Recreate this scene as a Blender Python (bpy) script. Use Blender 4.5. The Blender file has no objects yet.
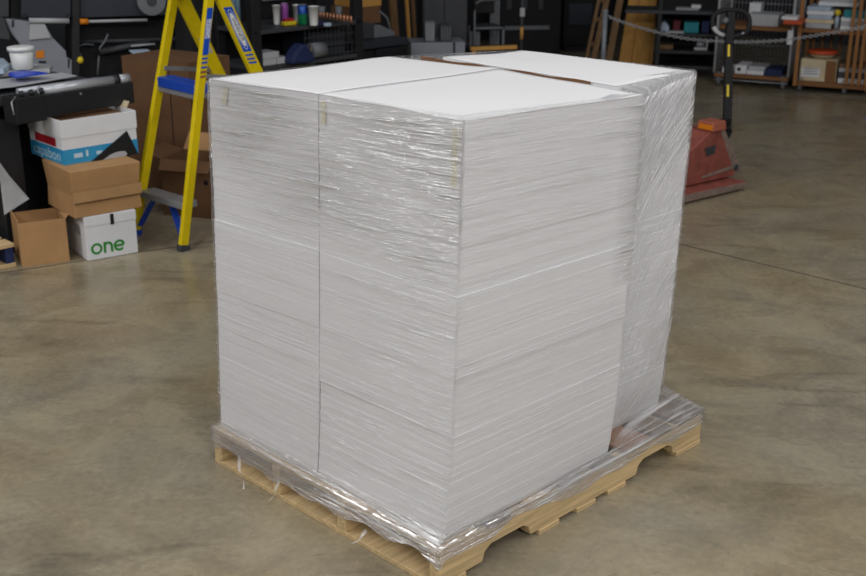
import bpy, bmesh, math, random
from mathutils import Vector, Matrix, noise
random.seed(7)
scene = bpy.context.scene
col = scene.collection
PI = math.pi
V = Vector

# ------------------------------------------------------------------ camera
FPX, TH, CH = 1179.93, 0.3381, 1.7824
cam_d = bpy.data.cameras.new('camera')
cam = bpy.data.objects.new('camera', cam_d); col.objects.link(cam)
cam.location = (0, 0, CH); cam.rotation_euler = (PI/2 - TH, 0, 0)
cam_d.sensor_width = 36; cam_d.lens = FPX/866*36
cam_d.clip_start = .05; cam_d.clip_end = 100
cam_d.dof.use_dof = True; cam_d.dof.focus_distance = 3.2; cam_d.dof.aperture_fstop = 5.6
scene.camera = cam
scene.view_settings.view_transform = 'Standard'; scene.view_settings.look = 'None'
scene.view_settings.gamma = 1; scene.view_settings.use_curve_mapping = False
scene.view_settings.exposure = 0

def at(px, py, z=None, Y=None):
    """world point seen at a pixel, on a height z or at a distance Y"""
    c, s = math.cos(TH), math.sin(TH); v = -(py-288)/FPX
    D = Vector(((px-433)/FPX, c+v*s, -s+v*c))
    t = (z-CH)/D.z if z is not None else Y/D.y
    return Vector((0, 0, CH)) + D*t
def z_over(p, py):
    """height above floor point p that shows at pixel row py"""
    return at(433, py, Y=p.y).z

# ------------------------------------------------------------------ materials
def lin(r, g, b):
    f = lambda x: x/12.92 if x <= .04045 else ((x+.055)/1.055)**2.4
    return (f(r/255), f(g/255), f(b/255), 1)
def mat(name, rgb, rough=.6, metal=0, var=.12, scale=12, bump=0, stretch=(1, 1, 1), spec=.4, coat=0):
    m = bpy.data.materials.new(name); m.use_nodes = True
    n, l = m.node_tree.nodes, m.node_tree.links
    b = n['Principled BSDF']
    c = lin(*rgb)
    tc = n.new('ShaderNodeTexCoord'); mp = n.new('ShaderNodeMapping'); mp.inputs['Scale'].default_value = stretch
    l.new(tc.outputs['Object'], mp.inputs['Vector'])
    nz = n.new('ShaderNodeTexNoise'); nz.inputs['Scale'].default_value = scale; nz.inputs['Detail'].default_value = 5
    l.new(mp.outputs['Vector'], nz.inputs['Vector'])
    r = n.new('ShaderNodeValToRGB')
    r.color_ramp.elements[0].position = .3; r.color_ramp.elements[1].position = .7
    r.color_ramp.elements[0].color = tuple(x*(1-var) for x in c[:3])+(1,)
    r.color_ramp.elements[1].color = tuple(min(1, x*(1+var)) for x in c[:3])+(1,)
    l.new(nz.outputs['Fac'], r.inputs['Fac']); l.new(r.outputs['Color'], b.inputs['Base Color'])
    b.inputs['Roughness'].default_value = rough; b.inputs['Metallic'].default_value = metal
    b.inputs['Specular IOR Level'].default_value = spec
    if coat: b.inputs['Coat Weight'].default_value = coat
    if bump:
        bp = n.new('ShaderNodeBump'); bp.inputs['Strength'].default_value = bump; bp.inputs['Distance'].default_value = .01
        l.new(nz.outputs['Fac'], bp.inputs['Height']); l.new(bp.outputs['Normal'], b.inputs['Normal'])
    return m
M = {}
def mk(k, *a, **kw): M[k] = mat(k, *a, **kw)
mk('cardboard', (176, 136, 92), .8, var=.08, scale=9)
mk('cardboard_dark', (116, 84, 58), .8, var=.1, scale=7)  # toned down to carry the shade behind the ladder
mk('cardboard_edge', (206, 190, 160), .8)
mk('white_card', (226, 228, 232), .6, var=.03)
mk('blue_card', (50, 150, 200), .5, var=.05)
mk('red_card', (176, 34, 48), .5, var=.08)
mk('green_ink', (40, 140, 44), .5, var=.08)
mk('pale_ink', (190, 215, 230), .6)
mk('grey_ink', (120, 120, 128), .6)
mk('clear_tape', (180, 142, 98), .25, var=.08, spec=.6)
mk('black_paint', (34, 35, 38), .45, var=.15)
mk('black_matte', (22, 22, 25), .7, var=.2)
mk('blue_black', (46, 50, 60), .5, var=.1)
mk('dark_grey', (62, 64, 68), .55, var=.12)
mk('mid_grey', (112, 115, 120), .6, var=.08)
mk('housing_grey', (138, 142, 152), .55, var=.05)
mk('pale_grey', (176, 178, 182), .6, var=.06)
mk('steel', (150, 152, 156), .35, .3, var=.1)
mk('brushed_silver', (190, 194, 200), .3, .35, var=.08, stretch=(1, 1, 20))
mk('galvanised', (140, 146, 154), .45, .2, var=.2, scale=30)
mk('ladder_yellow', (226, 200, 0), .45, var=.06, scale=20)
mk('ladder_blue', (32, 74, 180), .45, var=.08)
mk('sticker_blue', (24, 82, 196), .35, var=.05)
mk('sticker_white', (232, 234, 238), .4, var=.03)
mk('ink_black', (26, 26, 32), .5)
mk('orange', (222, 130, 20), .5, var=.1)
mk('yellow', (226, 200, 40), .5, var=.1)
mk('jack_red', (140, 78, 68), .55, var=.22, scale=16)
mk('jack_worn', (134, 116, 108), .6, var=.25, scale=25)
mk('jack_orange', (166, 96, 76), .5, var=.12)
mk('rubber', (28, 28, 30), .7)
mk('plastic_white', (228, 230, 228), .4, var=.04)
mk('paper_white', (222, 224, 228), .7, var=.04)
mk('purple', (150, 80, 160), .35, var=.2)
mk('can_blue', (36, 80, 160), .3, .3, var=.3, scale=40)
mk('can_green', (24, 120, 78), .3, .3, var=.2, scale=40)
mk('copper', (214, 150, 112), .35, .6, var=.2)
mk('navy', (30, 42, 84), .7, var=.2)
mk('blue_plastic', (30, 70, 200), .4, var=.08)
mk('dim_red', (104, 34, 44), .6, var=.1)
mk('teal', (20, 130, 140), .5, var=.15)
mk('red_orange', (196, 78, 40), .5, var=.12)
mk('striped_blue', (110, 140, 160), .4, var=.4, scale=6, stretch=(14, 14, .5))
mk('light_grey_blue', (170, 186, 204), .5, var=.1)
def wood(name, rgb, var=.22):
    return mat(name, rgb, .75, var=var, scale=4, stretch=(1.5, 22, 22), bump=.15)
M['pallet_wood'] = wood('pallet_wood', (200, 174, 130))
M['pallet_dark'] = wood('pallet_dark', (112, 92, 72))
M['pallet_red'] = wood('pallet_red', (150, 112, 86))
M['plywood'] = mat('plywood', (204, 152, 78), .7, var=.14, scale=3, stretch=(14, 14, 1), bump=.1)
M['old_wood'] = mat('old_wood', (120, 92, 62), .75, var=.2, scale=3, stretch=(14, 14, 1), bump=.1)
M['cart_wood'] = wood('cart_wood', (128, 88, 52), .15)
M['cart_post'] = mat('cart_post', (152, 104, 58), .65, var=.15, scale=3, stretch=(12, 12, 1))

# paper: fine horizontal sheet lines
def paper_mat(name, lines=True):
    m = bpy.data.materials.new(name); m.use_nodes = True
    n, l = m.node_tree.nodes, m.node_tree.links; b = n['Principled BSDF']
    b.inputs['Roughness'].default_value = .75; b.inputs['Specular IOR Level'].default_value = .2
    tc = n.new('ShaderNodeTexCoord')
    if lines:
        hs = []
        for sc, xy in ((420, .35), (110, .25), (16, .5)):
            mp = n.new('ShaderNodeMapping'); mp.inputs['Scale'].default_value = (xy, xy, sc)
            l.new(tc.outputs['Object'], mp.inputs['Vector'])
            nz = n.new('ShaderNodeTexNoise'); nz.inputs['Scale'].default_value = 1; nz.inputs['Detail'].default_value = 3
            l.new(mp.outputs['Vector'], nz.inputs['Vector']); hs.append(nz)
        a = n.new('ShaderNodeMath'); a.operation = 'ADD'; l.new(hs[0].outputs['Fac'], a.inputs[0]); l.new(hs[1].outputs['Fac'], a.inputs[1])
        a2 = n.new('ShaderNodeMath'); a2.operation = 'MULTIPLY_ADD'; l.new(hs[2].outputs['Fac'], a2.inputs[0]); a2.inputs[1].default_value = .5; l.new(a.outputs[0], a2.inputs[2])
        r = n.new('ShaderNodeValToRGB'); e = r.color_ramp.elements
        e[0].position = .85/2; e[1].position = 1.6/2
        dv = n.new('ShaderNodeMath'); dv.operation = 'DIVIDE'; dv.inputs[1].default_value = 2; l.new(a2.outputs[0], dv.inputs[0])
        e[0].color = (.68, .677, .70, 1); e[1].color = (.80, .795, .82, 1)
        l.new(dv.outputs[0], r.inputs['Fac']); l.new(r.outputs['Color'], b.inputs['Base Color'])
        bp = n.new('ShaderNodeBump'); bp.inputs['Strength'].default_value = .25; bp.inputs['Distance'].default_value = .001
        l.new(a.outputs[0], bp.inputs['Height']); l.new(bp.outputs['Normal'], b.inputs['Normal'])
    else:
        b.inputs['Base Color'].default_value = (.765, .765, .78, 1)
        nz = n.new('ShaderNodeTexNoise'); nz.inputs['Scale'].default_value = 5; nz.inputs['Detail'].default_value = 3
        l.new(tc.outputs['Object'], nz.inputs['Vector'])
        bp = n.new('ShaderNodeBump'); bp.inputs['Strength'].default_value = .25; bp.inputs['Distance'].default_value = .02
        l.new(nz.outputs['Fac'], bp.inputs['Height']); l.new(bp.outputs['Normal'], b.inputs['Normal'])
    return m
M['paper_edges'] = paper_mat('paper_edges'); M['paper_top'] = paper_mat('paper_top', False)

def film_mat():
    m = bpy.data.materials.new('stretch_film'); m.use_nodes = True
    n, l = m.node_tree.nodes, m.node_tree.links
    for x in list(n): n.remove(x)
    out = n.new('ShaderNodeOutputMaterial'); mix = n.new('ShaderNodeMixShader'); tr = n.new('ShaderNodeBsdfTransparent')
    b = n.new('ShaderNodeBsdfPrincipled'); b.inputs['Base Color'].default_value = (.88, .88, .9, 1)
    b.inputs['Roughness'].default_value = .3; b.inputs['Specular IOR Level'].default_value = .4
    uv = n.new('ShaderNodeUVMap'); uv.uv_map = 'film'
    nzs = []
    for sc in ((2.2, 55, 1), (5, 160, 1), (3, 9, 1)):
        mp = n.new('ShaderNodeMapping'); mp.inputs['Scale'].default_value = sc; l.new(uv.outputs['UV'], mp.inputs['Vector'])
        nz = n.new('ShaderNodeTexNoise'); nz.inputs['Scale'].default_value = 1; nz.inputs['Detail'].default_value = 3
        nz.inputs['Distortion'].default_value = .4
        l.new(mp.outputs['Vector'], nz.inputs['Vector']); nzs.append(nz)
    at_ = n.new('ShaderNodeAttribute'); at_.attribute_name = 'layer_streaks'
    # painted white streak = smooth(noise) * layers + small base
    ra = n.new('ShaderNodeMapRange'); ra.inputs['From Min'].default_value = .52; ra.inputs['From Max'].default_value = .78; l.new(nzs[0].outputs['Fac'], ra.inputs['Value'])
    rb = n.new('ShaderNodeMapRange'); rb.inputs['From Min'].default_value = .5; rb.inputs['From Max'].default_value = .8; l.new(nzs[1].outputs['Fac'], rb.inputs['Value'])
    rc = n.new('ShaderNodeMapRange'); rc.inputs['From Min'].default_value = .35; rc.inputs['From Max'].default_value = .7; l.new(nzs[2].outputs['Fac'], rc.inputs['Value'])
    s1 = n.new('ShaderNodeMath'); s1.operation = 'MULTIPLY_ADD'; l.new(rb.outputs[0], s1.inputs[0]); s1.inputs[1].default_value = .5; l.new(ra.outputs[0], s1.inputs[2])
    s2 = n.new('ShaderNodeMath'); s2.operation = 'MULTIPLY'; l.new(s1.outputs[0], s2.inputs[0]); l.new(rc.outputs[0], s2.inputs[1])
    s3 = n.new('ShaderNodeMath'); s3.operation = 'MULTIPLY_ADD'; l.new(s2.outputs[0], s3.inputs[0]); s3.inputs[1].default_value = .75; s3.inputs[2].default_value = .13
    s4 = n.new('ShaderNodeMath'); s4.operation = 'MULTIPLY'; s4.use_clamp = True; l.new(s3.outputs[0], s4.inputs[0]); l.new(at_.outputs['Fac'], s4.inputs[1])
    ad = n.new('ShaderNodeMath'); ad.operation = 'ADD'; l.new(nzs[0].outputs['Fac'], ad.inputs[0]); l.new(nzs[1].outputs['Fac'], ad.inputs[1])
    bp = n.new('ShaderNodeBump'); bp.inputs['Strength'].default_value = 1.0; bp.inputs['Distance'].default_value = .016
    l.new(ad.outputs[0], bp.inputs['Height']); l.new(bp.outputs['Normal'], b.inputs['Normal'])
    l.new(s4.outputs[0], mix.inputs[0]); l.new(tr.outputs[0], mix.inputs[1]); l.new(b.outputs[0], mix.inputs[2])
    gl = n.new('ShaderNodeBsdfGlossy'); gl.inputs['Roughness'].default_value = .14; gl.inputs['Color'].default_value = (.95, .95, .97, 1); l.new(bp.outputs['Normal'], gl.inputs['Normal'])
    g1 = n.new('ShaderNodeMath'); g1.operation = 'MULTIPLY'; g1.use_clamp = True; l.new(at_.outputs['Fac'], g1.inputs[0]); g1.inputs[1].default_value = .12
    mg = n.new('ShaderNodeMixShader'); l.new(g1.outputs[0], mg.inputs[0]); l.new(mix.outputs[0], mg.inputs[1]); l.new(gl.outputs[0], mg.inputs[2]); l.new(mg.outputs[0], out.inputs['Surface'])
    return m
M['film'] = film_mat()
def scrap_mat():
    m = bpy.data.materials.new('film_scrap'); m.use_nodes = True; n, l = m.node_tree.nodes, m.node_tree.links
    b = n['Principled BSDF']; b.inputs['Base Color'].default_value = (.8, .8, .82, 1); b.inputs['Roughness'].default_value = .2; b.inputs['Alpha'].default_value = .42
    return m
M['film_scrap'] = scrap_mat()

def floor_mat():
    m = bpy.data.materials.new('polished_concrete'); m.use_nodes = True
    n, l = m.node_tree.nodes, m.node_tree.links; b = n['Principled BSDF']
    tc = n.new('ShaderNodeTexCoord')
    def nz(sc, det, dist=0, st=(1, 1, 1), rough=.55):
        mp = n.new('ShaderNodeMapping'); mp.inputs['Scale'].default_value = st; l.new(tc.outputs['Object'], mp.inputs['Vector'])
        x = n.new('ShaderNodeTexNoise'); x.inputs['Scale'].default_value = sc; x.inputs['Detail'].default_value = det
        x.inputs['Distortion'].default_value = dist; x.inputs['Roughness'].default_value = rough; l.new(mp.outputs['Vector'], x.inputs['Vector']); return x
    big = nz(.9, 4, .6); mid = nz(3.2, 8, .8, rough=.65); fine = nz(40, 6); sweep = nz(1.1, 5, 1.5, (1, 3.2, 1), .6)
    r1 = n.new('ShaderNodeValToRGB'); e = r1.color_ramp.elements
    e[0].position = .32; e[0].color = lin(110, 98, 76); e[1].position = .68; e[1].color = lin(171, 158, 127)
    l.new(mid.outputs['Fac'], r1.inputs['Fac'])
    r2 = n.new('ShaderNodeValToRGB'); e = r2.color_ramp.elements
    e[0].position = .35; e[0].color = lin(150, 135, 108); e[1].position = .62; e[1].color = lin(153, 148, 136)
    l.new(big.outputs['Fac'], r2.inputs['Fac'])
    mx = n.new('ShaderNodeMixRGB'); mx.inputs['Fac'].default_value = .5; l.new(r1.outputs['Color'], mx.inputs[1]); l.new(r2.outputs['Color'], mx.inputs[2])
    # dark scuffs
    r3 = n.new('ShaderNodeMapRange'); r3.inputs['From Min'].default_value = .56; r3.inputs['From Max'].default_value = .72; r3.inputs['To Min'].default_value = 1; r3.inputs['To Max'].default_value = .66
    l.new(sweep.outputs['Fac'], r3.inputs['Value'])
    r4 = n.new('ShaderNodeMapRange'); r4.inputs['From Min'].default_value = .3; r4.inputs['From Max'].default_value = .7; r4.inputs['To Min'].default_value = .86; r4.inputs['To Max'].default_value = 1.12
    l.new(fine.outputs['Fac'], r4.inputs['Value'])
    pr = n.new('ShaderNodeMath'); pr.operation = 'MULTIPLY'; l.new(r3.outputs[0], pr.inputs[0]); l.new(r4.outputs[0], pr.inputs[1])
    m2 = n.new('ShaderNodeMixRGB'); m2.blend_type = 'MULTIPLY'; m2.inputs['Fac'].default_value = 1; l.new(mx.outputs['Color'], m2.inputs[1]); l.new(pr.outputs[0], m2.inputs[2])
    def circ(p, q, r):
        ax, ay, bx, by, cx, cy = p.x, p.y, q.x, q.y, r.x, r.y; D = 2*(ax*(by-cy)+bx*(cy-ay)+cx*(ay-by))
        ux = ((ax*ax+ay*ay)*(by-cy)+(bx*bx+by*by)*(cy-ay)+(cx*cx+cy*cy)*(ay-by))/D; uy = ((ax*ax+ay*ay)*(cx-bx)+(bx*bx+by*by)*(ax-cx)+(cx*cx+cy*cy)*(bx-ax))/D
        return V((ux, uy, 0)), math.hypot(ax-ux, ay-uy)
    out = m2.outputs['Color']; brk = nz(2.2, 5, .5)
    for p3, wd, amt in [((a_, b_, c_), w_, k_) for a_, b_, c_, w_, k_ in (((650, 392), (755, 408), (866, 386), .05, .30), ((690, 345), (780, 352), (866, 340), .035, .22), ((640, 470), (740, 505), (866, 498), .06, .16), ((20, 330), (110, 345), (205, 318), .05, .16))]:
        c, rad = circ(*[at(x, y, z=0) for x, y in p3])
        ds = n.new('ShaderNodeVectorMath'); ds.operation = 'DISTANCE'; l.new(tc.outputs['Object'], ds.inputs[0]); ds.inputs[1].default_value = c
        sb = n.new('ShaderNodeMath'); sb.operation = 'SUBTRACT'; l.new(ds.outputs['Value'], sb.inputs[0]); sb.inputs[1].default_value = rad
        ab = n.new('ShaderNodeMath'); ab.operation = 'ABSOLUTE'; l.new(sb.outputs[0], ab.inputs[0])
        mr = n.new('ShaderNodeMapRange'); mr.interpolation_type = 'SMOOTHSTEP'; mr.inputs['From Min'].default_value = 0; mr.inputs['From Max'].default_value = wd; mr.inputs['To Min'].default_value = amt; mr.inputs['To Max'].default_value = 0
        l.new(ab.outputs[0], mr.inputs['Value'])
        pm = n.new('ShaderNodeMapRange'); pm.inputs['From Min'].default_value = .38; pm.inputs['From Max'].default_value = .6; l.new(brk.outputs['Fac'], pm.inputs['Value'])
        mu = n.new('ShaderNodeMath'); mu.operation = 'MULTIPLY'; l.new(mr.outputs[0], mu.inputs[0]); l.new(pm.outputs[0], mu.inputs[1])
        mm = n.new('ShaderNodeMixRGB'); l.new(mu.outputs[0], mm.inputs['Fac']); l.new(out, mm.inputs[1]); mm.inputs[2].default_value = lin(70, 68, 66); out = mm.outputs['Color']
    l.new(out, b.inputs['Base Color'])
    rr = n.new('ShaderNodeMapRange'); rr.inputs['To Min'].default_value = .12; rr.inputs['To Max'].default_value = .42; l.new(mid.outputs['Fac'], rr.inputs['Value'])
    l.new(rr.outputs[0], b.inputs['Roughness']); b.inputs['Specular IOR Level'].default_value = .5
    bp = n.new('ShaderNodeBump'); bp.inputs['Strength'].default_value = .08; bp.inputs['Distance'].default_value = .01; l.new(mid.outputs['Fac'], bp.inputs['Height']); l.new(bp.outputs['Normal'], b.inputs['Normal'])
    return m
M['floor'] = floor_mat()
mk('joint', (66, 60, 50), .8, var=.3, scale=20)
mk('wall', (52, 54, 58), .8, var=.15, scale=2)

# ------------------------------------------------------------------ builders
FR = {}      # object -> frame matrix of its thing
class MB:
    def __init__(s): s.v = []; s.f = []; s.sm = []
    def add(s, vs, fs, smooth=False):
        o = len(s.v); s.v += [Vector(x) for x in vs]
        for f in fs: s.f.append(tuple(o+i for i in f)); s.sm.append(smooth)
        return s
    def hexa(s, p): # 4 bottom, 4 top, counterclockwise
        return s.add(p, [(3, 2, 1, 0), (4, 5, 6, 7), (0, 1, 5, 4), (1, 2, 6, 5), (2, 3, 7, 6), (3, 0, 4, 7)])
    def box(s, x0, x1, y0, y1, z0, z1):
        return s.hexa([(x0, y0, z0), (x1, y0, z0), (x1, y1, z0), (x0, y1, z0), (x0, y0, z1), (x1, y0, z1), (x1, y1, z1), (x0, y1, z1)])
    def bar(s, a, b, u, w, h):
        """box-section bar from a to b; u = direction of its width w, the rest is h"""
        a, b, u = Vector(a), Vector(b), Vector(u); d = (b-a).normalized(); u = (u-d*u.dot(d)).normalized(); q = d.cross(u)
        c = [(-u*w-q*h)/2, (u*w-q*h)/2, (u*w+q*h)/2, (-u*w+q*h)/2]
        return s.hexa([a+x for x in c]+[b+x for x in c])
    def tube(s, pts, r, n=10, closed=False):
        pts = [Vector(p) for p in pts]; N = len(pts); vs = []
        rr = r if isinstance(r, (list, tuple)) else [r]*N
        for i, p in enumerate(pts):
            if closed: d = pts[(i+1) % N]-pts[i-1]
            else: d = pts[min(i+1, N-1)]-pts[max(i-1, 0)]
            d.normalize(); up = Vector((0, 0, 1)) if abs(d.z) < .95 else Vector((1, 0, 0))
            a = d.cross(up).normalized(); b = d.cross(a)
            vs += [p+(a*math.cos(2*PI*k/n)+b*math.sin(2*PI*k/n))*rr[i] for k in range(n)]
        fs = []
        for i in range(N if closed else N-1):
            j = (i+1) % N
            fs += [(i*n+k, i*n+(k+1) % n, j*n+(k+1) % n, j*n+k) for k in range(n)]
        s.add(vs, fs, True)
        if not closed:
            o = len(s.v)-len(vs)
            s.f.append(tuple(o+k for k in range(n))[::-1]); s.sm.append(False)
            s.f.append(tuple(o+(N-1)*n+k for k in range(n))); s.sm.append(False)
        return s
    def lathe(s, prof, c=(0, 0, 0), n=24):
        """profile of (r, z) around the vertical through c"""
        vs = [(c[0]+r*math.cos(2*PI*k/n), c[1]+r*math.sin(2*PI*k/n), c[2]+z) for r, z in prof for k in range(n)]
        fs = [(i*n+k, i*n+(k+1) % n, (i+1)*n+(k+1) % n, (i+1)*n+k) for i in range(len(prof)-1) for k in range(n)]
        return s.add(vs, fs, True)
    def prism(s, poly, vec):
        """closed 3-D polygon swept along vec"""
        poly = [Vector(p) for p in poly]; vec = Vector(vec); n = len(poly)
        return s.add(poly+[p+vec for p in poly], [tuple(range(n))[::-1], tuple(range(n, 2*n))]+[(i, (i+1) % n, n+(i+1) % n, n+i) for i in range(n)])
    def build(s, name, m, parent=None, bevel=0, world=True, seg=2):
        me = bpy.data.meshes.new(name); vs = s.v
        if parent is not None and world:
            inv = FR[parent].inverted(); vs = [inv @ v for v in vs]
        me.from_pydata([tuple(v) for v in vs], [], s.f)
        me.polygons.foreach_set('use_smooth', s.sm)
        me.materials.append(M[m] if isinstance(m, str) else m)
        bm = bmesh.new(); bm.from_mesh(me); bmesh.ops.recalc_face_normals(bm, faces=bm.faces); bm.to_mesh(me); bm.free()
        o = bpy.data.objects.new(name, me); col.objects.link(o)
        if parent is not None:
            o.parent = parent; FR[o] = FR[parent]
        if bevel:
            md = o.modifiers.new('bevel', 'BEVEL'); md.width = bevel; md.segments = seg; md.limit_method = 'ANGLE'
        return o
def thing(name, label, cat, loc=(0, 0, 0), rz=0, group=None):
    o = bpy.data.objects.new(name, None); col.objects.link(o); o.empty_display_size = .05
    o.location = loc; o.rotation_euler = (0, 0, rz); tag(o, label, cat, group)
    FR[o] = Matrix.Translation(Vector(loc)) @ Matrix.Rotation(rz, 4, 'Z')
    return o
def tag(o, label, cat, group=None):
    o['label'] = label; o['category'] = cat
    if group: o['group'] = group
    return o
def struct(o): o['kind'] = 'structure'; return o
def own(mb, name, m, label, cat, group=None, bevel=0, base=None):
    """a thing that is one mesh, with its origin at its base"""
    if base is None:
        n = len(mb.v); base = sum(mb.v, Vector())/n; base.z = min(v.z for v in mb.v)
    base = Vector(base); mb.v = [v-base for v in mb.v]
    o = mb.build(name, m, None, bevel); o.location = base; return tag(o, label, cat, group)
def text_mb(s, o, ex, ey, size, depth=.0006, fit=None, bold=0):
    """lettering from o along ex, upright along ey"""
    cu = bpy.data.curves.new('lettering', 'FONT'); cu.body = s; cu.size = 1; cu.extrude = 0; cu.offset = bold; cu.align_x = 'CENTER'; cu.align_y = 'CENTER'
    ob = bpy.data.objects.new('lettering', cu); col.objects.link(ob)
    dg = bpy.context.evaluated_depsgraph_get(); dg.update()
    me = bpy.data.meshes.new_from_object(ob.evaluated_get(dg))
    ex, ey = Vector(ex).normalized(), Vector(ey).normalized(); nz = ex.cross(ey).normalized()
    xs = [v.co.x for v in me.vertices]; w = max(xs)-min(xs); cx = (max(xs)+min(xs))/2
    sx = fit/w if fit else size
    mb = MB(); mb.add([Vector(o)+ex*(v.co.x-cx)*sx+ey*v.co.y*size+nz*depth for v in me.vertices], [tuple(p.vertices) for p in me.polygons])
    bpy.data.objects.remove(ob); bpy.data.curves.remove(cu); bpy.data.meshes.remove(me)
    return mb
def copy_tree(o, parent=None):
    c = o.copy(); col.objects.link(c)
    if parent is not None: c.parent = parent
    for ch in list(o.children): copy_tree(ch, c)
    return c
V = Vector; UP = V((0, 0, 1))
R = V((math.sin(.7908), math.cos(.7908), 0))          # away to the right
L = V((-math.cos(.7908), math.sin(.7908), 0))         # away to the left
A = -L                                                # nearer to the right
RZ_R = math.atan2(R.y, R.x); RZ_A = math.atan2(A.y, A.x)

# ------------------------------------------------------------------ the setting
fl = MB()
cL, cR = 9.2, 12.4
corner = L*cL + R*cR
fl.add([(-16, -6, 0), (18, -6, 0), (18, 22, 0), (-16, 22, 0)], [(0, 1, 2, 3)])
struct(fl.build('floor', 'floor'))
def seam(a, b, w=.006):
    a, b = V((a.x, a.y, 0)), V((b.x, b.y, 0)); d = (b-a).normalized(); q = V((-d.y, d.x, 0))*w
    m = MB(); m.box(0, 0, 0, 0, 0, 0); m.v.clear(); m.f.clear(); m.sm.clear()
    m.hexa([a-q-UP*.003, b-q-UP*.003, b+q-UP*.003, a+q-UP*.003, a-q+UP*.0008, b-q+UP*.0008, b+q+UP*.0008, a+q+UP*.0008])
    return m
a, b = at(679, 244, z=0), at(866, 289, z=0); struct(seam(a-(b-a)*1.2, b+(b-a)*.6, .0045).build('trim_1', 'joint'))
a, b = at(0, 273, z=0), at(175, 247, z=0); struct(seam(a-(b-a)*.5, b+(b-a)*.7, .0045).build('trim_2', 'joint'))
w1 = MB(); p = corner-R*26; w1.hexa([p, corner, corner+L*.2, p+L*.2]+[x+UP*4.5 for x in (p, corner, corner+L*.2, p+L*.2)]); struct(w1.build('wall_left', 'wall'))
w2 = MB(); p = corner+A*22; w2.hexa([corner, p, p+R*.2, corner+R*.2]+[x+UP*4.5 for x in (corner, p, p+R*.2, corner+R*.2)]); struct(w2.build('wall_back', 'wall'))

# ------------------------------------------------------------------ the pallet
F0 = V((.017, 2.6623, 0))
def uv(u, v, z): return F0 + L*u + R*v + UP*z
PA, PB, PH = 1.016, 1.219, .125
pal = thing('pallet', 'worn wooden shipping pallet carrying the tall wrapped paper stacks', 'pallet', uv(PA/2, PB/2, 0), RZ_R)
for u0, u1 in ((0, .038), (.375, .413), (.675, .713), (.978, 1.016)):
    z0, z1 = .017, .108
    prof = [(0, z0), (.165, z0), (.175, z0+.028), (.2, z0+.042), (.33, z0+.042), (.355, z0+.028), (.365, z0), (.865, z0), (.875, z0+.028), (.9, z0+.042), (1.03, z0+.042), (1.055, z0+.028), (1.065, z0), (PB, z0), (PB, z1), (0, z1)]
    MB().prism([uv(u0, v, z) for v, z in prof], L*(u1-u0)).build('stringer', 'pallet_wood', pal, .002)
def board(v0, v1, z0, z1, m, name, du=0):
    MB().hexa([uv(x, y, z0) for x, y in ((-.003+du, v0), (-.003+du, v1), (PA+.003, v1), (PA+.003, v0))]+[uv(x, y, z1) for x, y in ((-.003+du, v0), (-.003+du, v1), (PA+.003, v1), (PA+.003, v0))]).build(name, m, pal, .002)
for i, (v0, v1) in enumerate(((0, .14), (.19, .28), (.345, .435), (.50, .59), (.655, .745), (.80, .93), (.955, 1.045), (1.085, 1.219))):
    board(v0, v1, .109, .125, ('pallet_wood', 'pallet_dark', 'pallet_red')[(0, 1, 0, 1, 1, 2, 1, 1)[i]], 'deck_board')
for i, (v0, v1) in enumerate(((0, .10), (.40, .49), (.57, .66), (.72, .81), (1.08, 1.219))):
    board(v0, v1, 0, .0165, 'pallet_wood', 'bottom_board')

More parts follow.
